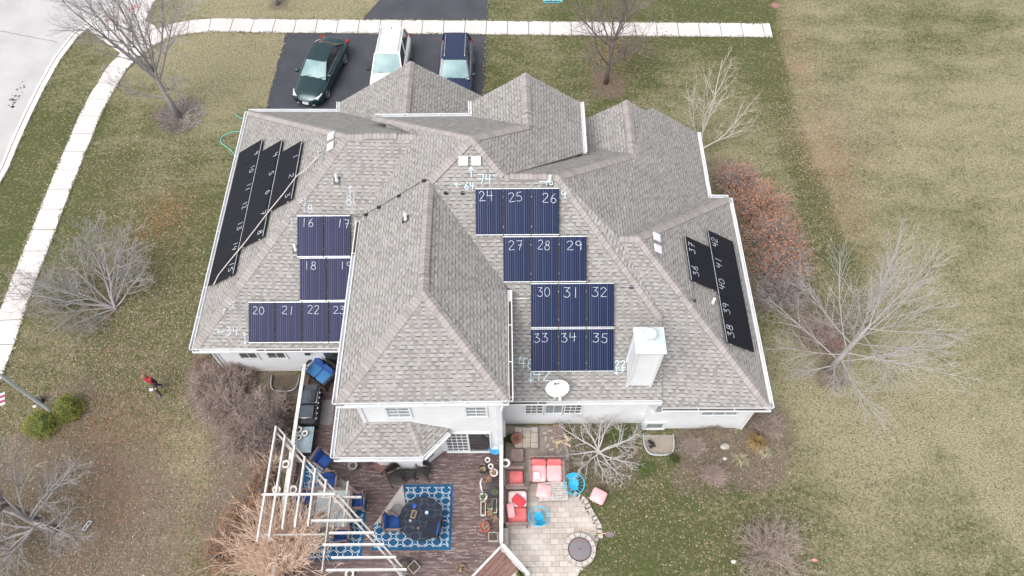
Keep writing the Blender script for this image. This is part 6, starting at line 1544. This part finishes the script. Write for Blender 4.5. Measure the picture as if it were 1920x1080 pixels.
# white birch clump
lm=[(0,66,70,4.4,.034),(0,80,64,4.6,.036),(0,18,38,3.3,.03),(0,12,30,2.9,.024),(0,130,72,4.2,.03),(0,145,68,3.7,.024)]
tree('birch_clump','white-stemmed birch clump rising behind the east gable','tree',1312,280,53,B_['white'],lm,PP(kids=[6,4,3],seg=[7,5,3],up=[.05,.05,.03],ang=[(22,42),(25,50),(30,60)],ratio=[.42,.45,.4],tip=.3,rr=.4,rmin=.008),maxl=2)
# big pale tree on the right
lm=[(.12,200,12,2.4,.03),(.15,250,14,1.7,.025)]+[(min(1,.20+.04*i),i*137.5,el,L*1.04,.025) for i,(el,L) in enumerate(((12,3.4),(14,3.6),(16,3.6),(18,3.7),(20,3.8),(24,3.9),(28,3.9),(32,4.0),(36,4.0),(40,3.9),(46,3.9),(52,3.8),(58,3.8),(64,3.8),(70,3.8),(30,3.6),(25,3.8),(50,3.9),(44,3.6),(60,3.6)))]
tree('bare_tree','large silvery bare tree standing alone on the east lawn','tree',1554,694,61,B_['silver'],lm,PP(kids=[15,8,3],up=[.035,.03,.02],jit=.05,ang=[(18,38),(22,45),(30,55)],ratio=[.45,.45,.4],rmin=.0055,**{'from':[.25,.15,.1]}),trunk=(4.0,.12,(.15,.05)),maxl=2)
# lower right shrub
def stems(n,el0,el1,L0,L1,r,seed,az0=0,az1=360):
    rg=random.Random(seed); return [(0,az0+(az1-az0)*(i+rg.random())/n,rg.uniform(el0,el1),rg.uniform(L0,L1),r) for i in range(n)]
tree('bare_shrub','dense grey-mauve twiggy shrub on the lower right lawn','shrub',1434,1036,71,B_['mauve'],stems(26,15,75,1.2,1.9,.022,5),PP(seg=[5,4,3],kids=[9,5,3],up=[.05,.03,.02],jit=.10,ratio=[.5,.5,.5],rmin=.005),maxl=3,nm='stems')
tree('bare_shrub','pale-limbed spreading bare shrub between the coral sofa and the basement window','shrub',1124,846,73,B_['pale'],[(0,185,12,1.9,.038),(0,150,25,1.9,.04),(0,120,35,1.8,.036),(0,70,40,1.7,.032),(0,15,16,1.9,.036),(0,28,24,1.8,.034),(0,330,12,1.6,.035),(0,290,12,1.5,.035),(0,255,12,1.4,.035),(0,215,14,1.6,.035),(0,95,30,1.7,.04)],PP(seg=[5,4,3],kids=[8,5,4,2],up=[.03,.02,.02],jit=.12,ratio=[.5,.52,.5],rmin=.0055),maxl=3,nm='limbs')
# blond upright bush in front of the pergola
tree('blond_shrub','straw-blond many-stemmed shrub in front of the pergola','shrub',545,1062,79,B_['blond'],stems(60,50,84,2.6,3.5,.018,9)+stems(26,18,45,1.4,2.3,.016,12,120,330)+stems(40,48,72,2.4,3.3,.017,17,10,110),PP(seg=[5,4,3],kids=[7,4,2],up=[.04,.04,.02],jit=.07,ang=[(14,34),(18,40),(20,40)],ratio=[.5,.5,.5],rmin=.008),maxl=2,nm='stems')
tree('blond_shrub','small fan of blond twigs behind the pergola, by the railing','shrub',508,878,83,B_['blond'],stems(16,25,70,.7,1.2,.012,19),PP(seg=[4,3],kids=[5,3],up=[.03,.02],jit=.12,ratio=[.5,.5],rmin=.005),maxl=2,nm='stems')
# mounded bushes made of twigs and small leaves
def bush(name,label,cat,px,py,rx,ry,h,seed,twig,leaf,ntw,nleaf,ls=.035,group=None,spread=1.0,dens=3):
    g=U(px,py,0); t=thing(name,label,cat,(g.x,g.y,0),0,group); rg=random.Random(seed); b=MB()
    def surf(a,e,k): 
        w_=1+.50*noise.noise(Vector((math.cos(a)*1.5+seed,math.sin(a)*1.5,e*1.5))); return Vector((rx*w_*k*math.cos(a)*math.cos(e),ry*w_*k*math.sin(a)*math.cos(e),h*w_*k*math.sin(e)+.03))
    ends=[]
    for i in range(ntw):
        a=rg.random()*6.283; e=math.asin(rg.random()**.8); end=surf(a,e,rg.uniform(.72,1.08)); st_=Vector((end.x*rg.uniform(.1,.6),end.y*rg.uniform(.1,.6),.02)); mid=st_.lerp(end,.5)+Vector((rg.gauss(0,.05),rg.gauss(0,.05),h*.16+rg.gauss(0,.04)))
        b.tube([st_,mid,end],[.011,.008,.004],3,cap=False); 
        for k in range(dens):
            f=rg.uniform(.35,1); p=mid.lerp(end,f) if rg.random()<.7 else st_.lerp(mid,f); dv=Vector((rg.gauss(0,1),rg.gauss(0,1),rg.gauss(.5,.8))).normalized()*rg.uniform(.12,.34); m_=p+dv*.5+Vector((rg.gauss(0,.02),rg.gauss(0,.02),0)); b.tube([p,m_,p+dv],[.006,.005,.003],3,cap=False); ends.append(p+dv)
    b.build('stems',twig,t)
    if leaf:
        l=MB()
        for i in range(nleaf):
            if rg.random()<.5 and ends: q=rg.choice(ends)+Vector((rg.gauss(0,.03),rg.gauss(0,.03),rg.gauss(0,.03)))
            else: q=surf(rg.random()*6.283,math.asin(rg.random()**.8),rg.uniform(.6,1.05))
            if q.z>.02: leafquad(l,rg,q,ls)
        l.build('foliage',leaf,t)
    return t
M1_,M2_=B_['mauve'],B_['brown']
for i,(px,py,rx,ry,h,lb,lf,nl) in enumerate(((395,728,.95,1.1,1.0,'brown bush at the foot of the left wing corner','brown',900),(448,716,.85,.7,.9,'brown bush against the white wall of the left wing',"brown",1300),(430,770,1.3,1.2,1.3,'broad mauve-brown bush in the middle of the left bed','brown',1500),(500,772,1.0,.95,1.15,'tall brown bush just below the steel window well','brown',1300),(470,820,1.35,1.3,1.35,'mauve-brown bush at the lower end of the left bed','brown',1500),(520,806,.7,1.1,1.2,'dark brown bush pressed against the deck railing','brown',900))):
    bush('dormant_bush',lb,'bush',px,py,rx,ry,h,100+i,M1_ if i!=5 else M2_,LF[lf],620,nl,.028,'dormant bushes in the bed left of the deck')
bush('dormant_bush','small golden-leaved bush at the left edge of the brown bushes','bush',397,736,.42,.36,.75,120,B_['tan'],LF['gold'],120,500,.03)
bush('dormant_bush','green-brown bush beside the downspout of the left wing','bush',392,686,.62,.5,.7,121,B_['tan'],LF['rust'],200,500,.03)
for i,(px,py,rx,ry,h,lb,nl) in enumerate(((492,925,.62,.95,1.0,'rust-leaved bush beside the pergola, upper one',1700),(462,985,.95,.95,1.05,'rust-leaved bush beside the pergola, the broad middle one',2600),(432,1040,.95,.9,.95,'rust-leaved bush at the lower left of the pergola',2400),(512,985,.5,.8,1.0,'rust-leaved bush squeezed between the blond shrub and the rail',1200))):
    bush('rust_bush',lb,'bush',px,py,rx,ry,h,130+i,B_['tan'],LF['rust'],330,nl,.034,'rust-coloured bushes beside the pergola')
for i,(px,py,rx,ry,h,lb,lf,nl) in enumerate(((1380,350,1.1,1.2,1.4,'dusty red bush at the upper end of the east row','red',1500),(1418,396,1.45,1.3,1.5,'dusty red bush second from the top of the east row','red',2000),(1448,460,1.6,1.4,1.6,'broad dusty red bush in the middle of the east row','red',2200),(1462,512,1.45,1.2,1.45,'grey and red bush fourth from the top of the east row','red',1300),(1462,556,1.3,1.2,1.2,'grey twiggy bush at the lower end of the east row','brown',900))):
    bush('burning_bush',lb,'bush',px,py,rx,ry,h,140+i,B_['lilac'] if i!=1 else B_['mauve'],LF[lf],330,int(nl*1.3),.045,'reddish bushes along the east wall')
bush('burning_bush','low dark plum bush under the left side of the big silvery tree','bush',1530,628,.95,.75,.9,150,B_['mauve'],LF['brown'],420,700,.028)
bush('burning_bush','tiny crimson bush at the foot of the big silvery tree','bush',1562,655,.42,.35,.5,151,B_['mauve'],LF['crim'],140,420,.026)
# evergreen mounds
def evergreen(px,py,r,ry,h,seed,label):
    g=U(px,py,0); t=thing('evergreen_shrub',label,'shrub',(g.x,g.y,0),0,'yellow-green evergreen shrubs by the flagpole'); rg=random.Random(seed); b=MB()
    core=MB(); core.lathe((0,0,0),[(r*.7,.0),(r*.8,h*.35),(r*.62,h*.66),(r*.25,h*.82),(.01,h*.84)],14); core.build('inner_branches',LF['green'],t)
    for i in range(300):
        a=rg.random()*6.283; e=math.asin(rg.random()); w_=1+.34*noise.noise(Vector((math.cos(a)*2+seed,math.sin(a)*2,e*2)))
        c=Vector((r*w_*math.cos(a)*math.cos(e),ry*w_*math.sin(a)*math.cos(e),h*w_*math.sin(e)))*rg.uniform(.84,1.02); n=Vector((c.x/r/r,c.y/r/r,c.z/h/h)).normalized()
        for k in range(22):
            q=c+Vector((rg.gauss(0,1),rg.gauss(0,1),rg.gauss(0,.7)))*.055
            if q.z<.02: continue
            leafquad(b,rg,q,.024)
    b.build('foliage',LF['olive'],t); return t
evergreen(82,797,.66,.60,.75,201,'yellow-green evergreen mound nearer the lower left, below the flagpole foot'); evergreen(134,770,.56,.56,.85,202,'yellow-green evergreen mound right of the flagpole foot')
g=U(78,753,0); b=MB(); b.lathe((g.x,g.y,0),[(.12,0),(.16,.25),(.13,.27),(.01,.2)],12); tag(b.build('black_pot',M['black']),'black nursery pot in the shade behind the flagpole','pot')
# grass tufts and weeds in the beds
def tuft(px,py,r,h,n,seed,leaf,label,name='ornamental_grass',cat='grass tuft',droop=.6,w=.012,group=None):
    g=U(px,py,0); rg=random.Random(seed); b=MB()
    for i in range(n):
        a=rg.random()*6.283; l=rg.uniform(.5,1)*r; hh=h*rg.uniform(.5,1); p0=Vector((g.x+rg.gauss(0,.04),g.y+rg.gauss(0,.04),0)); p1=p0+Vector((math.cos(a)*l*.45,math.sin(a)*l*.45,hh)); p2=p0+Vector((math.cos(a)*l,math.sin(a)*l,max(.02,hh*(1-droop)))); s_=Vector((-math.sin(a),math.cos(a),0))*w
        b.face([p0-s_,p0+s_,p1+s_,p1-s_]); b.face([p1-s_,p1+s_,p2+s_*.2,p2-s_*.2])
    return tag(b.build(name,LF[leaf]),label,cat,group)
tuft(1415,832,.55,.5,170,1,'gold','golden arching grass clump in the bed under the right wing'); tuft(1432,848,.4,.3,90,2,'straw','straw coloured flattened grass beside the golden clump'); tuft(1388,862,.38,.3,80,3,'straw','pale green spiky tuft in the bed below the pale rocks'); tuft(1262,862,.30,.26,110,4,'green','dark green tuft beside the white window well')
tuft(1160,820,.8,.12,260,5,'green','low weedy patch between the bare shrub and the wall','weed_patch','weeds',.2); tuft(1210,880,.5,.08,110,6,'green','low weedy patch right of the bare shrub','weed_patch','weeds',.2); tuft(955,825,.25,.35,160,7,'green','dark green plant squeezed behind the rail by the house corner','leafy_plant','plant'); tuft(978,1075,.3,.25,90,8,'green','small leafy weed at the foot of the deck stairs','leafy_plant','plant')
bush('bare_tuft','low dark crimson bush at the lower edge of the right bed','bush',1335,893,.55,.42,.4,160,B_['mauve'],LF['crim'],240,240,.024); bush('bare_tuft','brown withered perennials right of the white window well','bush',1300,838,.55,.4,.3,161,B_['mauve'],LF['brown'],200,400,.03); bush('bare_tuft','olive withered perennials under the right wing window','bush',1335,815,.7,.3,.3,162,B_['tan'],LF['olive'],150,300,.028); bush('bare_tuft','brown withered perennials at the east corner of the house','bush',1440,800,.6,.6,.35,163,B_['mauve'],LF['brown'],220,450,.03)
# dead stalks in the mulch ring of the street tree
g=U(340,220,0); b=MB(); rg=random.Random(77)
for i in range(420):
    a=rg.random()*6.283; r_=math.sqrt(rg.random())*1.15; p=Vector((g.x+math.cos(a)*r_,g.y+math.sin(a)*r_*1.0,.03)); a2=a+rg.gauss(0,.8); l=rg.uniform(.15,.4); b.tube([p,p+Vector((math.cos(a2)*l,math.sin(a2)*l,rg.uniform(.0,.16)))],[.012,.006],3,cap=False)
tag(b.build('cut_stalks',B_['lilac']),kind='stuff')
# street-side tree whose foot shows at the very top
g=U(520,8,0); t=thing('bare_tree','grey tree trunk rising out of frame at the top edge, in a dark mulch ring','tree',(g.x,g.y,0)); b=MB(); b.tube([(0,0,0),(0,.03,.5),(0,.05,3.2)],[.17,.13,.10],9); b.build('trunk',B_['grey'],t,smooth=True); b=MB(); rg=random.Random(5)
for i in range(7): grow(rg,b,Vector((0,.05,2.2+.14*i)),Vector((math.cos(i*2.4)*.6,math.sin(i*2.4)*.6,.7)).normalized(),3.0,.05,0,2,PP(kids=[6,4],ratio=[.45,.45]),None)
b.build('crown',B_['grey'],t)
# leaves lying about (real little leaves, most of them under the trees)
b=MB(); rg=random.Random(99)
def lie(n,px,py,r,s=.045):
    g=U(px,py,0)
    for i in range(n):
        a=rg.random()*6.283; q=Vector((g.x+rg.gauss(0,r*.6),g.y+rg.gauss(0,r*.6),.02+rg.random()*.02)); 
        a=Vector((rg.gauss(0,1),rg.gauss(0,1),rg.gauss(0,.25))).normalized(); c=a.cross(Vector((rg.gauss(0,.2),rg.gauss(0,.2),1))).normalized(); s_=s*rg.uniform(.6,1.2); b.face([q-a*s_,q-c*s_*.6,q+a*s_,q+c*s_*.6])
for a_ in ((330,180,850,4),(190,250,720,3),(260,130,960,4),(200,300,430,1.8),(260,1540,300,2.0),(160,1490,130,1.0),(260,1150,90,1.8),(200,1140,155,.8),(70,1440,850,2),(60,1250,900,2),(160,480,830,2.5),(110,330,980,3),(110,200,600,2.5),(90,1560,500,2)): lie(*a_,s=.034)
tag(b.build('fallen_leaves',LF['rust']),kind='stuff')
b=MB()
for a_ in ((1200,170,840,4.2),(700,280,730,3),(900,110,990,4),(260,340,330,3),(300,1580,250,3),(300,1400,840,2.2),(260,1180,900,2.5),(500,330,1000,3.5),(400,180,620,3),(250,1700,700,6),(250,1500,900,4)): lie(*a_,s=.04)
tag(b.build('fallen_leaves',LF['brown']),kind='stuff')
b=MB()
for a_ in ((350,170,840,4.5),(250,250,660,3.5),(250,1400,900,3.5),(200,1600,300,4),(150,1250,100,3),(200,130,1000,4),(150,1550,1000,4),(160,-6,9,1)): lie(*a_,s=.032)
g=U(840,960,DZ)
for i in range(220):
    q=Vector((rg.uniform(-4.3,-.6),rg.uniform(4.3,9.4),DZ+.015)); 
    if inpoly(q.x,q.y,dp): s_=rg.uniform(.012,.03); a=rg.random()*3.14; u=Vector((math.cos(a),math.sin(a),0)); v=Vector((-u.y,u.x,0)); b.face([q-u*s_,q-v*s_*.5,q+u*s_,q+v*s_*.5])
tag(b.build('fallen_leaves',LF['straw']),kind='stuff')

# ragged turf creeping over the edges of the paving
rg=random.Random(55); fr_={'straw':MB(),'green':MB(),'brown':MB()}
def fringe(line,n_per_m,w_=.05,keys=('straw','green','brown','green')):
    for a_,c_ in zip(line[:-1],line[1:]):
        a_=Vector((a_[0],a_[1],0)); c_=Vector((c_[0],c_[1],0)); L=(c_-a_).length; nn=Vector((c_.y-a_.y,a_.x-c_.x,0)).normalized()
        for i in range(int(L*n_per_m)):
            k=rg.random(); q=a_.lerp(c_,k)+nn*(rg.gauss(0,w_)+.03*math.sin(k*L*3.1)); s_=rg.uniform(.02,.065); a=rg.random()*3.14; u=Vector((math.cos(a),math.sin(a),0)); v=Vector((-u.y,u.x,0))
            z=Vector((0,0,.052+rg.random()*.012)); fr_[rg.choice(keys)].face([q-u*s_+z,q-v*s_*.6+z,q+u*s_+z,q+v*s_*.6+z])
def offs(line,d):
    P=[Vector(p[:2]) for p in line]; out=[]
    for i,p in enumerate(P):
        dd=(P[min(i+1,len(P)-1)]-P[max(i-1,0)]).normalized(); out.append(p+Vector((dd.y,-dd.x))*d)
    return out
for d_ in (.58,-.58): fringe(offs(wl,d_),26); fringe(offs(wt,d_),26)
fringe([tuple(U(536,62)[:2]),tuple(U(497,206)[:2])],34,.06,('straw','straw','brown')); fringe([tuple(U(911,67)[:2]),(-1.33,26.0)],30,.05)
fringe(W2([(680,36.5),(712,0),(730,-20)]),26); fringe(W2([(913,38),(917,0),(918,-20)]),26); fringe(offs(kp,.46),16,.04); fringe(W2([(1066,860),(1072,925),(1092,938),(1104,962),(1118,985),(1122,1010),(1112,1050),(1085,1075)]),22,.05)
for k_,m_ in fr_.items(): tag(m_.build('edge_turf',LF[k_]),kind='stuff')
# ================================================================= light, sky, camera
w=bpy.data.worlds.new('World'); scene.world=w; w.use_nodes=True
nt=w.node_tree; bg=nt.nodes['Background']; sky=nt.nodes.new('ShaderNodeTexSky'); sky.sky_type='NISHITA'; sky.sun_disc=False
SUN_EL,SUN_AZ=R(58),R(-140)      # azimuth of the sun, measured from +Y clockwise
sky.sun_elevation=SUN_EL; sky.sun_rotation=SUN_AZ; sky.air_density=1.0; sky.dust_density=4.0; sky.ozone_density=1.0
hs=nt.nodes.new('ShaderNodeHueSaturation'); hs.inputs['Saturation'].default_value=.30
nt.links.new(sky.outputs[0],hs.inputs['Color']); nt.links.new(hs.outputs[0],bg.inputs[0]); bg.inputs[1].default_value=.15
sl=bpy.data.lights.new('sun','SUN'); sl.energy=.85; sl.angle=R(50); sl.color=(1,.985,.96)
so=bpy.data.objects.new('sun',sl); COL.objects.link(so)
d=Vector((math.sin(SUN_AZ)*math.cos(SUN_EL),math.cos(SUN_AZ)*math.cos(SUN_EL),math.sin(SUN_EL)))
so.rotation_euler=(-d).to_track_quat('-Z','Y').to_euler(); so.location=(0,0,40)
cd=bpy.data.cameras.new('camera'); co=bpy.data.objects.new('camera',cd); COL.objects.link(co)
cd.sensor_width=36; cd.lens=FPX/1920*36; cd.clip_end=2000
co.location=(0,0,CAMH); co.rotation_euler=(math.pi/2-TILT,0,-YAW); scene.camera=co
vs=scene.view_settings; vs.view_transform='Standard'; vs.look='None'; vs.gamma=1; vs.exposure=EXPO
scene.cycles.max_bounces=6; scene.cycles.diffuse_bounces=3; scene.cycles.use_denoising=True
